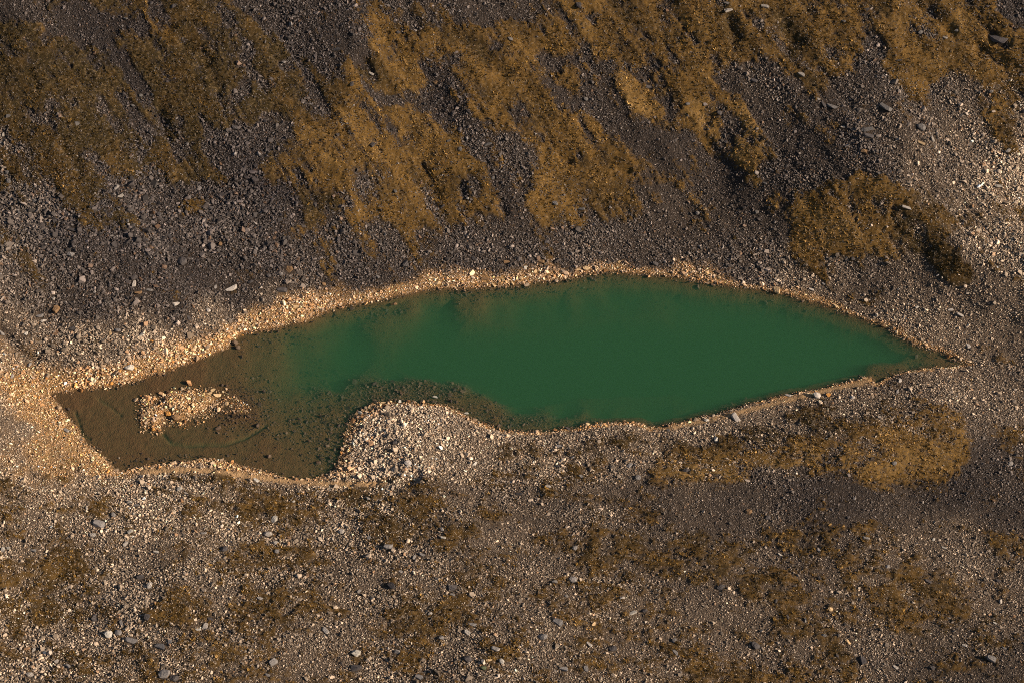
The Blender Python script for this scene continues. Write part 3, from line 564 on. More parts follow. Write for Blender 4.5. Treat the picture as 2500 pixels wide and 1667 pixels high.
def scatter_group(name, protos):
    g = bpy.data.node_groups.new(name, 'GeometryNodeTree')
    g.interface.new_socket('Geometry', in_out='INPUT', socket_type='NodeSocketGeometry')
    g.interface.new_socket('Geometry', in_out='OUTPUT', socket_type='NodeSocketGeometry')
    gi = g.nodes.new('NodeGroupInput'); go = g.nodes.new('NodeGroupOutput')
    iop = g.nodes.new('GeometryNodeInstanceOnPoints'); jn = g.nodes.new('GeometryNodeJoinGeometry')
    for o in protos:
        oi = g.nodes.new('GeometryNodeObjectInfo'); oi.inputs['Object'].default_value = o; oi.inputs['As Instance'].default_value = True
        g.links.new(oi.outputs['Geometry'], jn.inputs[0])
    def na(nm, dt):
        n_ = g.nodes.new('GeometryNodeInputNamedAttribute'); n_.data_type = dt; n_.inputs['Name'].default_value = nm
        return n_.outputs[0]
    g.links.new(gi.outputs[0], iop.inputs['Points']); g.links.new(jn.outputs[0], iop.inputs['Instance'])
    iop.inputs['Pick Instance'].default_value = True
    g.links.new(na('shape', 'INT'), iop.inputs['Instance Index'])
    er = g.nodes.new('FunctionNodeEulerToRotation'); g.links.new(na('turn', 'FLOAT_VECTOR'), er.inputs[0]); g.links.new(er.outputs[0], iop.inputs['Rotation'])
    g.links.new(na('size', 'FLOAT_VECTOR'), iop.inputs['Scale']); g.links.new(iop.outputs[0], go.inputs[0])
    return g
def scatter(name, co, turn, size, tint, protos, label):
    me = make_mesh(name, co, None); n = len(co)
    vattr(me, 'turn', turn); vattr(me, 'size', size)
    vattr(me, 'tint', np.concatenate([tint, np.ones((n, 1))], 1), 'FLOAT_COLOR')
    a = me.attributes.new('shape', 'INT', 'POINT'); a.data.foreach_set('value', rng.integers(0, len(protos), n).astype(np.int32))
    o = bpy.data.objects.new(name, me); sc.collection.objects.link(o)
    md = o.modifiers.new('scatter', 'NODES'); md.node_group = scatter_group(name, protos)
    o['kind'] = 'stuff'; o['label'] = label
    return o

# ------------------------------------------------------------------ the boulders, one by one
# tile, x, y, length, tone letter (d dark, g grey, p pale, w white, t tan, b brown, o orange), shape (r rounded, s slab, a angular), angle, own label
BO = []
def B(t, x, y, L, tone='g', shape='a', ang=None, label=None): BO.append((t, x, y, L, tone, shape, ang, label))
BOULDER_TEXT = """
A 1040 25 50 d r
A 1195 45 60 d r
A 1190 97 35 g r
A 862 127 42 g s 150|grey flat slab in dark scree near the top left
A 605 240 32 p s
A 15 350 35 g a
A 970 660 38 g r
A 1048 655 38 g a
A 915 728 44 g a
A 707 893 35 g r
A 530 850 52 g a
A 1620 880 48 d a|dark boulder at the head of the scree patch on the left slope
A 830 1355 55 p s 40|pale slab lying at the lower edge of the dark left turf
A 1920 1315 34 d a
A 1760 1480 50 d a
A 1095 1480 44 d a
A 1925 1515 48 d a
A 880 1525 44 g a
A 60 1250 45 g r|grey rounded boulder at the left edge beside the dark turf
A 220 940 22 g r
A 55 800 48 g a
A 25 930 50 p a
A 50 1190 40 g r
A 1175 170 32 d r
A 1445 1435 50 d a
A 2290 720 32 g a
A 1785 785 28 g a
A 2320 340 72 d s 170
A 130 1465 45 g s
A 240 1385 40 g r
B 205 508 46 p s 150|bluish grey boulder sitting in a dark hollow of the turf at upper middle
B 390 225 42 d r
B 1635 38 62 d a|dark boulder on golden turf at the top edge, middle right
B 2120 600 58 d s 10|dark blocky slab on bright yellow turf between two scree bands
B 2155 375 36 g a
B 1165 270 50 g a
B 740 970 42 g s 20
B 820 1028 46 g r
B 872 1050 32 d a
B 1010 995 62 g s 10
B 75 575 60 d s
B 215 1000 45 d a
B 370 1315 50 g s
B 650 570 50 b a
B 1930 890 32 g a
B 1685 685 45 g r
B 1230 20 36 p s
B 1195 130 52 d s
B 872 1368 42 p a 100|small bright boulder at the foot of a dark gully in the middle turf
B 1318 1335 26 d r
B 1472 1402 48 p a 120|bright pointed boulder on golden turf above the north shore
B 1655 1440 56 g s 170|smooth grey boulder on golden turf, right of a bright pointed one
B 1045 1228 42 g a
B 1545 868 26 w s
B 2130 430 26 g s
C 315 72 70 p s 20|pale layered slab near the top edge above the dark green turf
C 305 25 62 g s 5
C 570 45 70 p s 170|pale grey boulder at the upper left rim of the dark green hollow
C 625 65 36 p a
C 1268 70 62 d a|dark outcrop boulder alone in the golden turf near the top
C 2175 275 150 d s 145|long dark ledge of rock slanting through turf at upper right
C 1810 262 42 p s 160|pale brick-shaped block on the golden turf at upper right
C 1890 212 42 g a
C 1640 225 52 g a
C 1578 180 36 g r
C 1110 148 44 g s 140
C 1490 418 52 d s 0|dark flat boulder at the edge of golden turf right of the upper scree
C 1575 558 30 p s
C 825 515 62 p s 140
C 490 555 62 d s 145|dark slab at the tip of a turf strip inside the scree
C 965 565 32 p s
C 932 680 44 p s 140
C 1400 740 115 g s 135|long grey slab lying diagonally in the right-hand scree
C 1030 735 90 g s 140|thin grey slab in the scree, left of the long diagonal one
C 975 720 62 d s 120
C 1270 895 95 g s 10|ribbed layered boulder in the middle of the right-hand scree
C 1278 935 80 d s 165
C 1645 880 84 g r 145|large smooth grey boulder where the right scree turns pale
C 1725 960 62 p a 130|squarish grey boulder just below a larger smooth one on the right slope
C 1710 905 32 w a
C 1530 937 36 p r
C 1640 985 64 t s 155
C 1250 1045 46 b a
C 1110 875 46 p s 170
C 300 980 46 d a 150|dark boulder in the golden turf tongue
C 255 780 52 d r
C 35 718 42 g r
C 1545 1430 78 p s 165|pale layered slab beside the dark hollow on the mossy knoll
C 512 1462 42 g r
C 105 1470 42 g r
C 568 1262 38 g s
C 2125 632 38 g r
C 2175 1285 62 w s 5|white ribbed slab in the pale scree at the right edge
C 1820 750 32 p a
C 2245 1040 52 p s
C 2350 770 50 d a
D 1590 425 98 p s 27|long pale split slab on dark scree above the north-west shore
D 1945 430 82 d s 175|dark layered slab with cream bands above the north-west shore
D 1995 290 88 b a 110|big brown triangular boulder above the north-west shore
D 1255 235 85 d r|big dark rounded boulder in the scree above the west arm
D 925 385 58 p s 85|upright pale slab standing in the dark scree above the west arm
D 950 450 62 b s 25
D 1028 428 52 g s 170
D 1215 525 52 p s 30
D 485 185 52 g a
D 1485 410 46 g a
D 500 15 72 d s 165
D 370 490 46 p a
D 270 610 62 g s 10
D 300 640 44 p s
D 180 730 38 w r
D 228 735 32 w a
D 180 775 36 w a
D 385 565 62 b a|rusty brown boulder among grey ones in the left scree
D 495 695 46 d a
D 810 705 54 g r 150|smooth grey boulder in the mixed tan scree above the west arm
D 760 725 38 t s 100
D 890 965 66 w a 30|bright white-faced block with a brown side near the west arm shore
D 205 945 46 p a
D 10 720 62 g a|grey boulder cut by the left edge at the head of a dark trench
D 2035 545 54 t s 10|cream slab near the waterline of the north-west shore
D 1300 620 52 d s 120
D 2230 390 42 b a
D 1160 1280 60 o a 130|amber boulder at the islet's lower edge, left of a brown one
D 1215 1305 72 b r 20|large brown boulder at the islet's lower edge
D 1465 1120 48 t a 80|tan pointed boulder at the top of the islet's right string of stones
D 1443 1142 42 t s 40
D 1493 1155 60 t s 5|long tan bar-shaped stone right of the islet
D 925 1218 36 t a
D 1055 1388 30 o r|orange stone at the bottom tip of the islet
D 1055 1280 38 t a
D 1560 1210 42 t r
D 1610 1220 36 w r
D 1535 1215 30 w r
D 1660 1262 36 w r
D 1702 1265 32 w r
D 1330 1272 30 w r
D 1310 1175 34 t a
D 1150 1130 36 t s
D 768 1070 32 o r|orange stone at the waterline below the bright white-faced block
D 858 1052 28 t r
D 1667 742 32 o a 0|orange stone standing in water off the north-west shore
D 1555 848 24 t a
D 1488 855 26 t a
D 1215 1076 16 w a
D 455 1392 54 p s 140|pale pinkish slab on the tan west bank
D 85 1025 44 p s
D 1045 780 32 o s 160|small orange slab among pale stones above the west arm
D 1435 570 42 p r
D 1725 375 50 d a
D 1170 60 40 d a
D 1520 110 50 b s 80
D 1850 330 50 d a
E 1182 385 44 t a|tan block at the waterline in the middle of the north shore
E 1115 360 46 t s 100
E 1237 350 42 t r
E 665 385 58 t a 20|tan flat boulder at the waterline of the north shore, left part
E 548 415 36 w a
E 993 352 60 b s 0|brown-edged tan slab on the north shore
E 1050 395 44 t s
E 1313 408 24 t a
E 1270 275 46 w a
E 1097 300 46 b s 80
E 1685 283 54 t a 160|cream wedge boulder at the waterline where the north shore peaks
E 1635 290 38 t s 10
E 1915 238 38 t a
E 1650 180 36 g a
E 1140 235 52 b s 15
E 1380 235 52 b s 165
E 1340 300 44 t s 60
E 1410 100 58 d a
E 910 210 52 d s 120|dark leaning slab at the top edge of the tan north shore
E 445 250 66 d a|large dark boulder above the tan band, left part of the north shore
E 2165 250 46 d a
E 150 360 36 w r
E 255 340 48 g s 120
E 638 297 24 w a
E 655 345 22 w a
E 160 475 42 t s
E 650 1172 42 w s 160|white flat stone standing in water off the headland
E 590 1175 26 t s 45
E 675 1200 24 w r
E 865 1280 36 w s 170|pale stone standing in water right of the headland
E 837 1262 22 w r
E 125 1275 40 w a
E 118 1310 34 w r
E 1695 1355 42 t r 45|round cream boulder at the waterline of the south shore
E 1735 1340 24 w r
E 1197 1392 32 w r
E 1330 1372 24 w r
E 1565 1385 50 d s 130|dark slab at the water's edge of the south shore
E 405 1200 38 w a
E 445 1210 32 w s 160
E 290 1205 38 t s
E 990 1375 32 w a
E 932 1338 26 w r
E 370 548 40 b r|brown boulder seen under the water near the north-west shore
E 555 1150 32 b r
E 325 1165 36 b s
E 980 1140 36 b s
E 1500 1500 48 g s 20
E 2255 1395 40 g a
E 2185 1430 44 t a
E 365 1480 56 d a
F 650 435 64 t a 80|squared tan block jutting into the lake from the north-east shore
F 253 345 40 t a 120|pale tan pointed boulder on the north-east shore
F 325 385 36 t r
F 100 335 38 b a
F 752 272 28 t s
F 1175 215 48 d a
F 890 425 44 p s 160
F 1205 435 24 w a
F 825 465 28 t a
F 1055 540 48 t s 130|tan slab on the bank where the north-east shore bends down
F 1385 675 44 b a
F 1525 675 34 d a
F 365 1303 88 p s 115|large pale boulder with a dark shaded face by the south-east beach
F 168 1325 42 w a
F 233 1457 44 w a|cream lump on dark turf below the large half-shaded boulder
F 268 1312 28 w a
F 928 1155 66 p r|broad pale boulder beside a small pink one near the south-east shore
F 1008 1150 36 o a|small pink-orange boulder touching distance from a broad pale one
F 730 1152 50 p s 160|long flat stone at the south-east waterline
F 1170 1170 44 p r
F 1500 1055 44 p s
F 1480 1130 44 g s
F 1130 1115 34 t s
F 1200 1385 34 p a
F 1550 1018 30 w s
F 1988 962 22 w a|tiny white stone at the lake's eastern tip
F 1395 1072 24 w a
F 1970 815 50 p s 110|pale slab on gravel above the lake's eastern tip
F 1760 330 38 p a
F 1615 548 38 w s 30
F 1915 600 56 p s 150
F 1312 510 28 p a
F 1850 565 44 p s
F 2145 1550 32 w a
F 2080 1210 28 g a
F 845 1155 22 w a
F 475 1268 24 w a
F 710 1200 30 w s
F 692 1325 28 w a
F 107 1465 32 w a
F 470 130 38 d a
F 975 385 40 p a
G 1888 445 62 w a 70|bright pale boulder casting a dark shadow, lower left ground
G 1845 543 62 p r 0|whitish broad boulder below a bright shadow-casting one
G 1900 605 46 p r
G 1905 662 40 g r
G 1765 172 52 w s 140|white boulder with a long shadow beside the sandy beach
G 1870 185 32 p s
G 1415 12 36 w s 170
G 1380 32 34 w a
G 780 410 42 g r
G 685 475 90 g s 160|big flat grey slab in the stony ground at left
G 890 325 44 w a
G 965 845 70 d a 20|dark boulder with a pale top below the stony ground's centre left
G 1030 895 56 p a
G 650 1120 58 d a|dark wedge boulder near the lower left mossy hollow
G 835 1155 54 g s
G 1010 1115 50 d a
G 750 1235 66 w r 150|rounded whitish boulder in the lower left cluster
G 815 1222 56 g r|rounded grey boulder touching the whitish one in the lower left cluster
G 900 1275 84 g s 165
G 1110 1315 86 g s 150|long flat grey slab right of the lower left cluster
G 1415 1180 50 p a 80|pale upright boulder at the lower edge of an oval turf patch
G 1450 1125 54 d a
G 1362 1200 38 w s 0
G 1357 1265 32 w a
G 705 1200 30 w s
G 1170 1285 38 g a
G 1130 1510 76 g a|large grey boulder at the bottom edge, left of centre
G 1200 1535 66 d r
G 205 1510 60 p a|pale boulder near the bottom left corner
G 235 1345 48 p a
G 390 1420 44 p a
G 475 1450 50 g a
G 2240 1205 60 p s 130|pale pitted boulder in stones at lower left centre
G 1880 1425 64 g a
G 1845 1510 44 g a
G 2195 1495 34 g a
G 1790 985 46 p s 150
G 865 615 54 p a
G 640 550 44 p a
G 895 525 44 w a
G 1080 665 44 w s 160
G 1400 535 44 p s
G 1545 645 54 d r|dark rounded boulder in pale stones left of an oblong turf patch
G 1235 232 40 w a
G 1285 262 44 p a
G 775 280 34 w a
G 600 365 44 p a
G 575 378 24 w a
G 2020 318 32 w r|white egg-shaped stone on brown soil below the sandy beach
G 1680 288 36 p a
G 2145 260 28 w s
G 1225 375 32 g r
G 1100 88 32 t s 160
G 1065 325 34 p a
G 1020 325 34 w s
G 935 345 40 g s
G 20 650 38 w a
G 60 640 38 w a
G 235 655 54 p s 150
G 1575 405 34 p s
G 1625 400 30 p a
G 1665 130 36 b r
G 2350 525 50 p r
H 460 55 62 p r|big pale boulder at the foot of the stony headland
H 320 45 34 w a
H 110 1365 84 w a 160|large whitish boulder at lower middle left
H 385 1360 62 g a
H 105 1465 64 d a
H 870 1405 62 d r|dark rounded boulder in turf at the bottom middle
H 690 1258 44 g r
H 905 1165 58 g s 165
H 1060 1330 60 p s 150|pale tilted slab at the bottom middle
H 1020 1410 44 t s 5
H 1105 1418 46 w r
H 980 1465 48 m r|green mossy stone near the bottom edge middle
H 1390 1250 62 g r 10|large grey boulder right of the lower centre
H 1495 1150 76 g s 150
H 1540 1470 66 p s 150
H 1740 1165 44 t a
H 1710 1300 50 p s 140
H 1870 1335 50 d a
H 1220 265 54 d s 170|dark flat slab in the dark gravel band
H 1660 150 48 g s 150
H 2045 155 50 g r|rounded grey boulder in brown turf above the gravel band
H 1985 70 54 g s
H 1600 15 44 p a
H 920 60 44 w s 60
H 345 900 60 d a 110|dark boulder with deep shadow in the centre stones
H 325 630 66 g s 175|grey slab above two round moss cushions
H 505 705 50 g a
H 560 685 54 g s 160
H 700 565 40 w s 170
H 695 510 42 p a
H 190 570 38 g a
H 770 915 54 d a|dark cleft boulder in the lower centre
H 770 960 42 g s 150
H 930 910 32 d a
H 1130 885 28 p a
H 975 665 28 t a
H 1320 810 32 d a
H 1600 855 60 g r|grey boulder in the stones at lower middle right
H 1550 970 38 p a
H 1475 870 42 p s 160
H 2010 1085 54 w s 30|pale slab leaning on a dark boulder at lower right centre
H 2085 1070 54 d a
H 2125 1145 34 t a
H 1935 985 44 p a
H 2290 1280 54 g a
H 2305 1360 54 g s 120
H 1425 215 42 p s
H 455 295 32 p a
H 140 245 34 w s 30
H 190 295 44 p a
H 320 365 32 p r
H 850 215 28 p a
H 1610 640 42 g r
H 125 940 44 g a
H 1270 810 22 w a
H 410 800 40 p s 150
H 330 830 34 w a
H 615 1090 44 p a
H 870 1220 44 p a
H 1685 1470 44 g a
H 545 1530 66 g s 140
I 1265 570 48 p s 160|grey boulder with dark shadow below the dark gravel band
I 1730 580 32 w a|white stone at the upper end of the pale scree at lower right
I 1800 635 38 w s 150
I 1820 670 36 p a
I 1485 595 28 w a
I 1455 600 32 p a
I 940 655 44 g s 130
I 675 685 40 w s 140
I 1140 430 42 d a
I 455 390 56 b r|brown dark boulder inside the dark gravel band
I 590 430 48 d a
I 1035 460 32 d a
I 25 105 52 d a|dark jagged boulder in golden turf above the dark gravel
I 700 135 36 g s 70
I 1270 70 28 p s 130
I 945 850 44 d a
I 1690 865 48 d s 150
I 265 910 60 d a 30|black boulder pair shape in brown turf at lower right
I 645 1005 38 d a
I 1020 1060 38 t r
I 1005 1035 24 w a
I 1190 1050 22 w a
I 1595 985 24 w a
I 1880 960 36 w s 20
I 1905 900 34 p r
I 2155 1155 34 w s 150|white stone in dark ground near the right edge
I 1145 1285 54 t a 150|half-lit buff boulder with a black shadow at lower right
I 975 1240 44 g a
I 505 1310 66 d r|dark rounded boulder in the bottom right turf
I 1245 1415 60 d a
I 1470 1460 44 p s 140
I 1725 1465 50 d a
I 2130 1400 60 g a 150|grey boulder in the dark ground at the bottom right corner
I 1945 1310 40 p s 160
I 2220 1325 44 g a
I 1070 1380 38 d a
I 730 1115 44 d a
I 850 1140 38 p s
I 1205 830 26 w a
I 1410 770 38 p a
I 1375 795 34 p s
I 2175 860 48 d a
I 2195 1010 44 p a
I 2310 1225 34 p a
I 1355 1190 22 w a
I 75 770 32 d r
I 2260 60 48 g a
I 1460 55 38 g r
"""
SHORT = {"amber boulder at the islet's lower edge, left of a brown one": 'amber boulder on the islet',
 'big brown triangular boulder above the north-west shore': 'big brown triangular boulder',
 'big dark rounded boulder in the scree above the west arm': 'big dark rounded boulder',
 'big flat grey slab in the stony ground at left': 'big flat slab at left',
 'big pale boulder at the foot of the stony headland': "big pale boulder at the headland's foot",
 'black boulder pair shape in brown turf at lower right': 'black boulder in the brown turf',
 'bluish grey boulder sitting in a dark hollow of the turf at upper middle': 'bluish boulder in the dark turf hollow',
 'bright pale boulder casting a dark shadow, lower left ground': 'bright shadow-casting boulder',
 'bright pointed boulder on golden turf above the north shore': 'bright pointed boulder on golden turf',
 'bright white-faced block with a brown side near the west arm shore': 'bright white-faced block',
 'broad pale boulder beside a small pink one near the south-east shore': 'broad pale boulder',
 'brown boulder seen under the water near the north-west shore': 'submerged brown boulder',
 'brown dark boulder inside the dark gravel band': 'brown boulder in the dark gravel band',
 'brown-edged tan slab on the north shore': 'brown-edged slab on the north shore',
 'cream lump on dark turf below the large half-shaded boulder': 'cream lump on dark turf',
 'cream slab near the waterline of the north-west shore': 'cream slab near the waterline',
 'cream wedge boulder at the waterline where the north shore peaks': 'cream wedge boulder',
 'dark blocky slab on bright yellow turf between two scree bands': 'dark slab on bright yellow turf',
 'dark boulder at the head of the scree patch on the left slope': 'dark boulder heading the left scree patch',
 'dark boulder in the golden turf tongue': 'dark boulder in the turf tongue',
 'dark boulder on golden turf at the top edge, middle right': 'dark boulder on turf at the top edge',
 "dark boulder with a pale top below the stony ground's centre left": 'dark pale-topped boulder',
 'dark boulder with deep shadow in the centre stones': 'dark deep-shadowed boulder',
 'dark cleft boulder in the lower centre': 'dark cleft boulder',
 'dark flat boulder at the edge of golden turf right of the upper scree': "dark flat boulder at the scree's right edge",
 'dark flat slab in the dark gravel band': 'dark slab in the gravel band',
 'dark jagged boulder in golden turf above the dark gravel': 'dark jagged boulder in golden turf',
 'dark layered slab with cream bands above the north-west shore': 'cream-banded dark slab',
 'dark leaning slab at the top edge of the tan north shore': 'dark leaning slab above the north shore',
 'dark outcrop boulder alone in the golden turf near the top': 'dark outcrop in the golden turf',
 'dark rounded boulder in pale stones left of an oblong turf patch': 'dark rounded boulder in pale stones',
 'dark rounded boulder in the bottom right turf': 'dark rounded boulder in the bottom right turf',
 'dark rounded boulder in turf at the bottom middle': 'dark rounded boulder at the bottom middle',
 'dark slab at the tip of a turf strip inside the scree': 'dark slab at the turf strip tip',
 "dark slab at the water's edge of the south shore": "dark slab at the south water's edge",
 'dark wedge boulder near the lower left mossy hollow': 'dark wedge boulder at lower left',
 'green mossy stone near the bottom edge middle': 'green mossy stone',
 'grey boulder cut by the left edge at the head of a dark trench': 'boulder at the head of the dark trench',
 'grey boulder in the dark ground at the bottom right corner': 'grey boulder at the bottom right corner',
 'grey boulder in the stones at lower middle right': 'grey boulder at lower middle right',
 'grey boulder with dark shadow below the dark gravel band': 'boulder below the dark gravel band',
 'grey flat slab in dark scree near the top left': 'flat slab near the top left',
 'grey rounded boulder at the left edge beside the dark turf': 'rounded boulder at the left edge',
 'grey slab above two round moss cushions': 'grey slab above the moss cushions',
 'half-lit buff boulder with a black shadow at lower right': 'half-lit buff boulder',
 "large brown boulder at the islet's lower edge": 'large brown boulder on the islet',
 'large dark boulder above the tan band, left part of the north shore': 'large dark boulder above the tan band',
 'large grey boulder at the bottom edge, left of centre': 'large grey boulder at the bottom edge',
 'large grey boulder right of the lower centre': 'large grey boulder right of lower centre',
 'large pale boulder with a dark shaded face by the south-east beach': 'large half-shaded boulder',
 'large smooth grey boulder where the right scree turns pale': 'large smooth grey boulder',
 'large whitish boulder at lower middle left': 'large whitish boulder at lower middle',
 'long dark ledge of rock slanting through turf at upper right': 'long dark ledge at upper right',
 'long flat grey slab right of the lower left cluster': 'long flat slab right of the cluster',
 'long flat stone at the south-east waterline': 'long flat waterline stone',
 'long grey slab lying diagonally in the right-hand scree': 'long diagonal slab',
 'long pale split slab on dark scree above the north-west shore': 'long pale split slab',
 'long tan bar-shaped stone right of the islet': 'bar-shaped tan stone',
 'orange stone at the bottom tip of the islet': "orange stone at the islet's bottom tip",
 'orange stone at the waterline below the bright white-faced block': 'orange waterline stone',
 'orange stone standing in water off the north-west shore': 'orange stone standing in water',
 'pale boulder near the bottom left corner': 'pale boulder near the bottom left corner',
 'pale brick-shaped block on the golden turf at upper right': 'pale brick-shaped block',
 'pale grey boulder at the upper left rim of the dark green hollow': 'pale boulder rimming the green hollow',
 'pale layered slab beside the dark hollow on the mossy knoll': 'layered slab on the mossy knoll',
 'pale layered slab near the top edge above the dark green turf': 'pale layered slab near the top edge',
 'pale pinkish slab on the tan west bank': 'pinkish slab on the west bank',
 'pale pitted boulder in stones at lower left centre': 'pale pitted boulder',
 'pale slab leaning on a dark boulder at lower right centre': 'pale slab leaning on a dark boulder',
 'pale slab lying at the lower edge of the dark left turf': 'pale slab below the dark left turf',
 "pale slab on gravel above the lake's eastern tip": 'pale slab above the eastern tip',
 'pale stone standing in water right of the headland': 'pale stone right of the headland',
 'pale tan pointed boulder on the north-east shore': 'pale pointed boulder on the north-east shore',
 'pale tilted slab at the bottom middle': 'pale tilted slab at the bottom middle',
 'pale upright boulder at the lower edge of an oval turf patch': 'upright boulder below the oval turf patch',
 'ribbed layered boulder in the middle of the right-hand scree': 'ribbed layered boulder',
 'round cream boulder at the waterline of the south shore': 'round cream boulder',
 'rounded grey boulder in brown turf above the gravel band': 'rounded boulder above the gravel band',
 'rounded grey boulder touching the whitish one in the lower left cluster': 'rounded grey boulder in the cluster',
 'rounded whitish boulder in the lower left cluster': 'rounded whitish boulder in the cluster',
 'rusty brown boulder among grey ones in the left scree': 'rusty boulder in the left scree',
 'small bright boulder at the foot of a dark gully in the middle turf': 'bright boulder at the foot of the dark gully',
 'small orange slab among pale stones above the west arm': 'small orange slab',
 'small pink-orange boulder touching distance from a broad pale one': 'small pink-orange boulder',
 'smooth grey boulder in the mixed tan scree above the west arm': 'smooth grey boulder above the west arm',
 'smooth grey boulder on golden turf, right of a bright pointed one': 'smooth grey boulder on golden turf',
 'squared tan block jutting into the lake from the north-east shore': 'squared tan block jutting into the lake',
 'squarish grey boulder just below a larger smooth one on the right slope': "squarish boulder at the pale scree's edge",
 'tan block at the waterline in the middle of the north shore': 'tan block at the mid north waterline',
 'tan flat boulder at the waterline of the north shore, left part': 'tan flat waterline boulder',
 "tan pointed boulder at the top of the islet's right string of stones": 'tan pointed boulder right of the islet',
 'tan slab on the bank where the north-east shore bends down': 'tan slab on the bending bank',
 'thin grey slab in the scree, left of the long diagonal one': 'thin slab left of the long diagonal one',
 "tiny white stone at the lake's eastern tip": 'white stone at the eastern tip',
 'upright pale slab standing in the dark scree above the west arm': 'upright pale slab',
 'white boulder with a long shadow beside the sandy beach': 'white boulder by the sandy beach',
 'white egg-shaped stone on brown soil below the sandy beach': 'white egg-shaped stone',
 'white flat stone standing in water off the headland': 'white stone off the headland',
 'white ribbed slab in the pale scree at the right edge': 'white ribbed slab at the right edge',
 'white stone at the upper end of the pale scree at lower right': 'white stone heading the pale scree',
 'white stone in dark ground near the right edge': 'white stone in dark ground',
 'whitish broad boulder below a bright shadow-casting one': 'whitish broad boulder'}
for line in BOULDER_TEXT.strip().splitlines():
    q = line.split('|'); f = q[0].split()
    B(f[0], float(f[1]), float(f[2]), float(f[3]), f[4], f[5], float(f[6]) if len(f) > 6 else None, q[1].strip() if len(q) > 1 else None)

def ray_ground(px, py):
    z = 0.0
    for k in range(14):
        x, y = unproject(px, py, z); zz = float(look(SZ, np.array([x]), np.array([y]))[0]); z = z * .4 + zz * .6
    return float(x), float(y), zz
TONES = dict(d=((.07, .058, .055), 'dark grey'), g=((.20, .175, .16), 'grey'), p=((.42, .36, .31), 'pale grey'), w=((.52, .46, .39), 'white'),
             t=((.55, .37, .20), 'tan'), b=((.20, .115, .055), 'brown'), o=((.55, .25, .06), 'orange'), m=((.09, .10, .05), 'mossy'))
SHAPES = {'r': [hull_mesh('boulder', 46, .72, 300 + i, .03) for i in range(6)], 'a': [hull_mesh('boulder', 16, .75, 330 + i, .025, box=(i % 2 == 0)) for i in range(8)],
          's': [hull_mesh('boulder', 18, .42, 360 + i, .02, box=True) for i in range(6)]}
for L_ in SHAPES.values():
    for me in L_: me.materials.append(bould_mat)
seen = []; k = 0
BO2 = []
for q in BO:
    t_, x_, y_, L, tone, shape, ang, label = q
    px, py = tl(t_, (x_, y_))[0]
    if any(math.hypot(px - a, py - b_) < 7 for a, b_ in seen): continue
    seen.append((px, py)); BO2.append((px, py, L * TS, tone, shape, ang, label))
BO2.sort(key=lambda q: (q[6] is None, -q[2])); BO2 = BO2[:300]
RB = random.Random(5)
boulders = []
for px, py, L, tone, shape, ang, label in BO2:
    x, y, z = ray_ground(px, py)
    s = L * 0.0455 * .98
    r = RB
    asp = {'s': r.uniform(.42, .6), 'a': r.uniform(.65, .85), 'r': r.uniform(.75, .95)}[shape]
    me = SHAPES[shape][r.randrange(len(SHAPES[shape]))]
    o = bpy.data.objects.new('boulder', me); sc.collection.objects.link(o)
    if ang is None: ang = r.uniform(0, 180)
    hz = s * asp * r.uniform(.7, 1.0) * (.9 if shape != 's' else 1.2)
    o.scale = (s, s * asp, hz)
    half = hz * {'s': .42, 'a': .75, 'r': .72}[shape] * .5
    wz = 0.0 if z < 0 and label is None else z
    o.location = (x, y, max(z, -0.12) + half * .28)
    o.rotation_euler = (r.uniform(-.2, .2), r.uniform(-.2, .2), math.radians(ang))
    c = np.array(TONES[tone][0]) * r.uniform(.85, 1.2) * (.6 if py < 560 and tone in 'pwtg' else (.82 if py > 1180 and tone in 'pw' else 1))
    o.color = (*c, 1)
    boulders.append((o, px, py, L, tone, shape, label))
BXY = np.array([(o.location.x, o.location.y, max(o.scale) * .45) for o, *_ in boulders])

# labels
def zone(px, py):
    a, b_ = px / P, py / P
    if b_ < 200 and a < 900: return 'on the dark upper left slope'
    if b_ < 260 and a > 1700: return 'on the golden turf of the upper right slope'
    if a > 1700 and b_ < 560: return 'on the grey scree of the right slope'
    if b_ < 560 and a < 620: return 'on the mossy left slope'
    if b_ < 560: return 'on the turf-streaked middle slope'
    if 310 < a < 580 and 885 < b_ < 990: return 'on the stony islet'
    if a < 640 and b_ < 900: return 'in the scree above the shallow west arm'
    if b_ < 700 and a < 1900: return 'on the tan north shore'
    if a >= 1850 and b_ < 860: return 'on the gravel beside the lake\'s east end'
    if a < 270 and b_ < 1100: return 'on the tan west bank'
    if 770 < a < 1100 and 900 < b_ < 1110: return 'on the stony headland'
    if b_ < 1110 and a >= 1100: return 'on the gravelly south shore'
    if b_ < 1110: return 'on the sandy south-west beach'
    if a < 780: return 'in the stony ground at lower left'
    if a < 1560: return 'in the stony ground at lower middle'
    return 'in the stony ground at lower right'
used = set()
own = [(q[1], q[2], q[6]) for q in boulders if q[6]]
def direction(dx, dy):
    s = ('right of', 'below and right of', 'below', 'below and left of', 'left of', 'above and left of', 'above', 'above and right of')
    return s[int(round(math.degrees(math.atan2(dy, dx)) / 45)) % 8]
SIZES = [(22, 'large'), (13, 'medium'), (0, 'small')]
GROUPS = {'north': 'boulders on the slope above the lake', 'south': 'boulders on the ground below the lake', 'shore': 'boulders along the lake shore'}
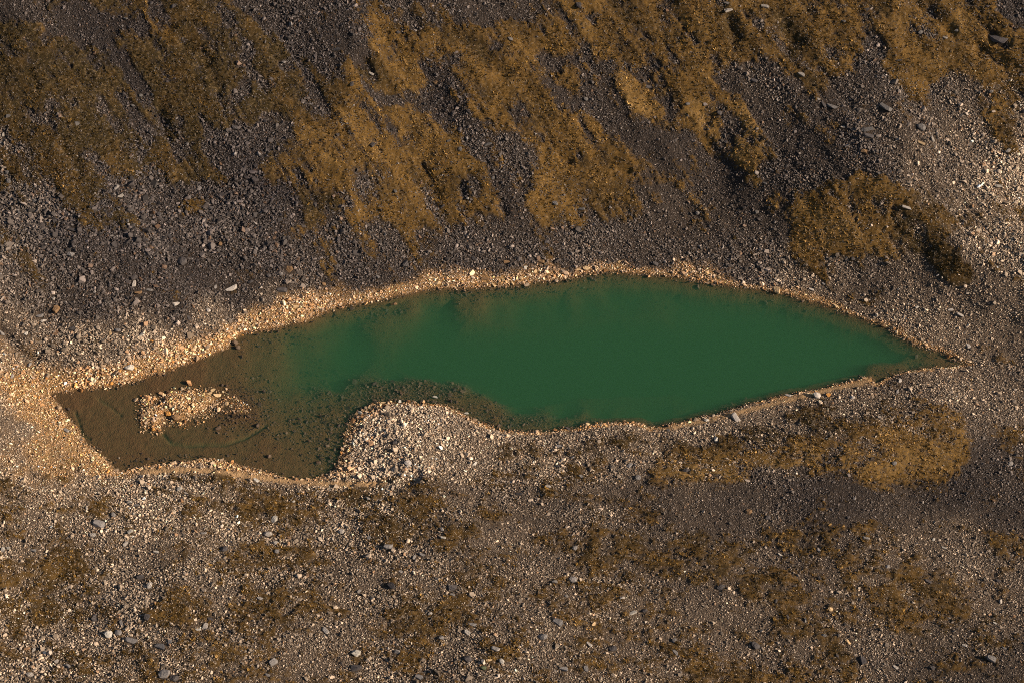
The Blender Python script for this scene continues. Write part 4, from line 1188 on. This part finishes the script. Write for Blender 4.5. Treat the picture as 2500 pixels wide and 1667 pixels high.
for o, px, py, L, tone, shape, label in boulders:
    zn = zone(px, py)
    if label is None:
        sz = next(n_ for l_, n_ in SIZES if L >= l_)
        sh = {'s': 'flat', 'a': 'angular', 'r': 'rounded'}[shape]
        head = f'{sz} {TONES[tone][1]} {sh} boulder'
        cand = []
        for a, b_, l_ in sorted(own, key=lambda q: (q[0] - px) ** 2 + (q[1] - py) ** 2)[:10]:
            short = l_.split(' | ')[0]
            cand.append(f'{head} {direction(px - a, py - b_)} the {SHORT[l_]}')
        cand += [c.replace(f'{sz} ', '', 1) for c in cand]
        label = next((c for c in cand if c not in used and len(c.split()) <= 16), None)
        if label is None:
            a, b_, l_ = min(own, key=lambda q: (q[0] - px) ** 2 + (q[1] - py) ** 2)
            label = f'{head} a little farther {direction(px - a, py - b_)} the {SHORT[l_]}'
    used.add(label)
    o['label'] = label; o['category'] = 'boulder'
    g_ = 'shore' if ('shore' in zn or 'islet' in zn or 'beach' in zn or 'bank' in zn or 'headland' in zn) else ('north' if py < 900 * P and 'west arm' not in zn or 'west arm' in zn else 'south')
    o['group'] = GROUPS[g_]

# ------------------------------------------------------------------ the scree: stones nobody could count
def jitter(sp):
    gx, gy = np.meshgrid(np.arange(-XF + .5, XF - .5, sp), np.arange(YF0 + .5, YF1 - .5, sp))
    x = gx.ravel() + rng.uniform(-.5, .5, gx.size) * sp; y = gy.ravel() + rng.uniform(-.5, .5, gx.size) * sp
    return x, y
allp = []
def layer(sp, s0, s1, dens_rock, dens_moss, cls):
    x, y = jitter(sp)
    z = look(SZ, x, y); m = look(SM, x, y); d = look(SD_, x, y); di = look(SDI, x, y); o_ = look(SO, x, y)
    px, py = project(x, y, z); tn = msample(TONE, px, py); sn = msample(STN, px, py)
    vis = (px > -420) & (px < PW + 420) & (py > -260) & (py < PH + 300)
    patch = (.55, .45, .25)[cls] + (.9, 1.1, 1.5)[cls] * (fbm(x / 2.4, y / 2.4, 101 + cls, 3) * .5 + .5)
    p_ = (dens_rock * (1 - m) + dens_moss * m) * patch
    strg = np.exp(-((px / P - 530 - .0) / 46) ** 2 - ((py / P - 921 - .45 * (px / P - 530)) / 15) ** 2); di = np.where(strg > .35, np.minimum(di, .38), di)
    bot = (d < -.05) & (di > .15)
    depth = -z
    stony = np.zeros(x.shape)
    a, b_ = px / P, py / P
    for (cx, cy, rx, ry, v) in ((900,930,170,90,1),(1000,890,120,45,1),(1180,960,140,45,1),(770,1010,70,80,.7),(1150,672,200,16,.7),(1350,640,150,14,.6),(850,715,160,20,.6),(2080,850,90,40,.45),(570,930,70,50,.9),(500,940,90,35,.8),(640,780,110,35,.15),(640,1000,60,60,.15),(700,960,60,60,.35),(1350,978,100,13,.8),(1500,978,80,10,.7),(250,980,80,60,.0),(450,1058,200,12,.3),(1850,700,300,25,.4),(1750,930,300,22,.35)):
        stony = np.maximum(stony, v * np.exp(-((a - cx) / rx) ** 2 - ((b_ - cy) / ry) ** 2))
    p_ = np.where(bot, np.where(depth < 2.2, stony * .8, 0), p_)
    p_ = np.where((d < 0) & (di < 1.3) & (di > 0), np.maximum(p_, .55 * sstep(.8, 0, di + .5 * fbm(x / .8, y / .8, 131, 3))), p_)
    p_ = np.where((d < 0) & (d > -.7) & (di > .2), np.maximum(p_, .5 * sstep(-.6, .05, d + .35 * fbm(x / 1.2, y / 1.2, 133, 3))), p_)
    # bare sandy beach at the south-west shore
    sand = sand_strip(px, py)
    p_ = p_ * (1 - np.clip(sand * 1.2, 0, .93))
    p_ = np.where(di < 0, np.maximum(p_, dens_rock), p_)
    k_ = vis & (rng.random(x.size) < p_)
    x, y, z, d, di, o_, tn, sn, m = (q[k_] for q in (x, y, z, d, di, o_, tn, sn, m))
    s = s0 * (s1 / s0) ** (rng.random(x.size) ** 1.6) * sn * np.where(py[k_] > 1110 * P, .84, np.where(y > 8, 1.15, 1)) * np.where(m > .5, .8, 1)
    keep = np.ones(x.size, bool)
    for bx, by, br in BXY:
        keep &= (np.hypot(x - bx, y - by) > br * .9 + s * .3)
    x, y, z, d, di, o_, tn, s, m = (q[keep] for q in (x, y, z, d, di, o_, tn, s, m)); n = x.size
    el = np.where(rng.random(n) < .25, rng.uniform(.35, .55, n), rng.uniform(.6, .95, n))
    nn = sstep(2, 9, y); uu = np.where(nn > .5, x * .8 + y * .6, x * .2 + y * .98); vv = np.where(nn > .5, y * .8 - x * .6, x * .98 - y * .2)
    s = s * np.exp(.45 * fbm(uu / 3.0, vv / 6.0, 141, 4, .6))
    tn = np.clip(tn * (1 + .55 * fbm(uu / 1.6, vv / 5.0, 143, 4, .65)) + .05 * fbm(uu / 4, vv / 9, 145, 3), 0, 1)
    size = np.stack([s * 1.15, s * 1.15 * el, s * rng.uniform(.7, 1.25, n)], 1)
    turn = np.stack([rng.uniform(-.45, .45, n) + .25 * (d > 0), rng.uniform(-.45, .45, n), rng.uniform(0, 6.283, n)], 1)
    co = np.stack([x, y, np.where((d < 0) & ((di < 1.2) | (d > -.6)), np.minimum(np.maximum(z, -.05 - .06 * rng.random(n)), z + .13), z) + s * .12], 1)
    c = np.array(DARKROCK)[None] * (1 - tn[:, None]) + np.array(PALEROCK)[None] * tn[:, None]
    oc = np.clip(o_ * 1.3 - rng.uniform(0, .55, n), 0, 1)[:, None]; tq = rng.random((n, 1)) ** 2.5
    cq = rng.random((n, 1)); tan = ((np.array(TAN)[None] * (1 - cq) + np.array([[.66, .51, .36]]) * cq) * (1 - tq) + np.array([[.60, .27, .07]]) * tq) * (0.6 + .6 * rng.random((n, 1)))
    shore_wet = np.exp(-np.maximum(z, 0) / .07)[:, None]; tan = tan * (1 - np.where(di[:, None] < 1.2, .18, .5) * shore_wet)
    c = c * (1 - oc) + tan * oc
    c = c * np.where((m > .5) & (tn < .3), .8, 1)[:, None]
    br = np.exp(rng.normal(-.08, .50, n))[:, None]
    c = c * br
    wh = rng.random(n) < np.where(m > .5, .11, .02); c[wh] = c[wh] * .3 + np.array([.50, .44, .38]) * .7 * (.4 + .6 * tn[wh][:, None])
    ru = rng.random(n) < .05; c[ru] = c[ru] * .5 + np.array([.30, .15, .06]) * (.2 + .6 * tn[ru][:, None])
    un = (z < -.06) & (d < -.3) & (di > 1.2); c[un] = np.array([.060, .040, .026])[None] * rng.uniform(.3, 1.6, (un.sum(), 1))
    wf = sstep(0, .5, tn)[:, None]; c = c * (np.array([[.98, .96, 1.02]]) * (1 - wf) + np.array([[1.05, .98, .92]]) * wf); c = np.clip(c, .01, .85)
    allp.append((co, turn, size, c))
layer(.158, .10, .18, .98, .26, 0)
layer(.33, .17, .32, .85, .05, 1)
layer(.85, .33, .58, .45, .012, 2)
co, turn, size, tint = (np.concatenate([q[i] for q in allp]) for i in range(4))
print('scree stones', len(co))
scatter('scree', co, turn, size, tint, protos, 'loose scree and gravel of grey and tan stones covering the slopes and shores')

# ------------------------------------------------------------------ turf tufts: short grass and moss cushions
tm, t, b = mat('dry_turf')
c = attr(t, 'tint', 'INSTANCER').outputs['Color']
t.links.new(c, b.inputs['Base Color']); b.inputs['Roughness'].default_value = .9; b.inputs['Specular IOR Level'].default_value = .1
tprot = []
for i in range(6):
    r = random.Random(700 + i); bm = bmesh.new()
    for j in range(9):
        a = r.uniform(0, 6.28); rad = r.uniform(0, .35); cx, cy = rad * math.cos(a), rad * math.sin(a)
        ln = r.uniform(.35, .75); la = r.uniform(0, 6.28); lean = r.uniform(.15, .55); wd = r.uniform(.07, .13); wa = la + 1.57
        tip = (cx + lean * math.cos(la), cy + lean * math.sin(la), ln)
        v = [bm.verts.new(q) for q in ((cx - wd * math.cos(wa), cy - wd * math.sin(wa), -.1), (cx + wd * math.cos(wa), cy + wd * math.sin(wa), -.1), tip)]
        bm.faces.new(v)
    me = bpy.data.meshes.new('tuft_shape'); bm.to_mesh(me); bm.free(); me.materials.append(tm); tprot.append(bpy.data.objects.new('tuft_shape', me))
x, y = jitter(.24)
z = look(SZ, x, y); m = look(SM, x, y); kt = look(SK, x, y)
px, py = project(x, y, z)
k_ = (px > -420) & (px < PW + 420) & (py > -260) & (py < PH + 300) & (rng.random(x.size) < m * .75 * sstep(-.5, .3, fbm(x / 1.5, y / 1.5, 120, 3)))
x, y, z, kt = (q[k_] for q in (x, y, z, kt)); n = x.size
kk_ = np.clip(kt + .55 * fbm(x / 2.8, y / 2.8, 121, 4) + .16 * rng.normal(0, 1, n), 0, 1)
stops = np.array([0, .3, .6, 1.0]); cr = np.array([(.040, .026, .008), (.080, .045, .012), (.16, .088, .021), (.32, .19, .068)])
c = np.stack([np.interp(kk_, stops, cr[:, i]) for i in range(3)], 1) * np.exp(rng.normal(0, .35, n))[:, None]
gy = rng.random(n) < .25; c[gy] = c[gy] * .4 + np.array([.16, .125, .095]) * .6
s = rng.uniform(.16, .38, n)
scatter('turf_tufts', np.stack([x, y, z], 1), np.stack([rng.uniform(-.3, .3, n), rng.uniform(-.3, .3, n), rng.uniform(0, 6.28, n)], 1),
        np.stack([s * 1.3, s * 1.3, s * .8], 1), c, tprot, 'dry golden brown grass and moss tufts growing on the slopes')
print('tufts', n)
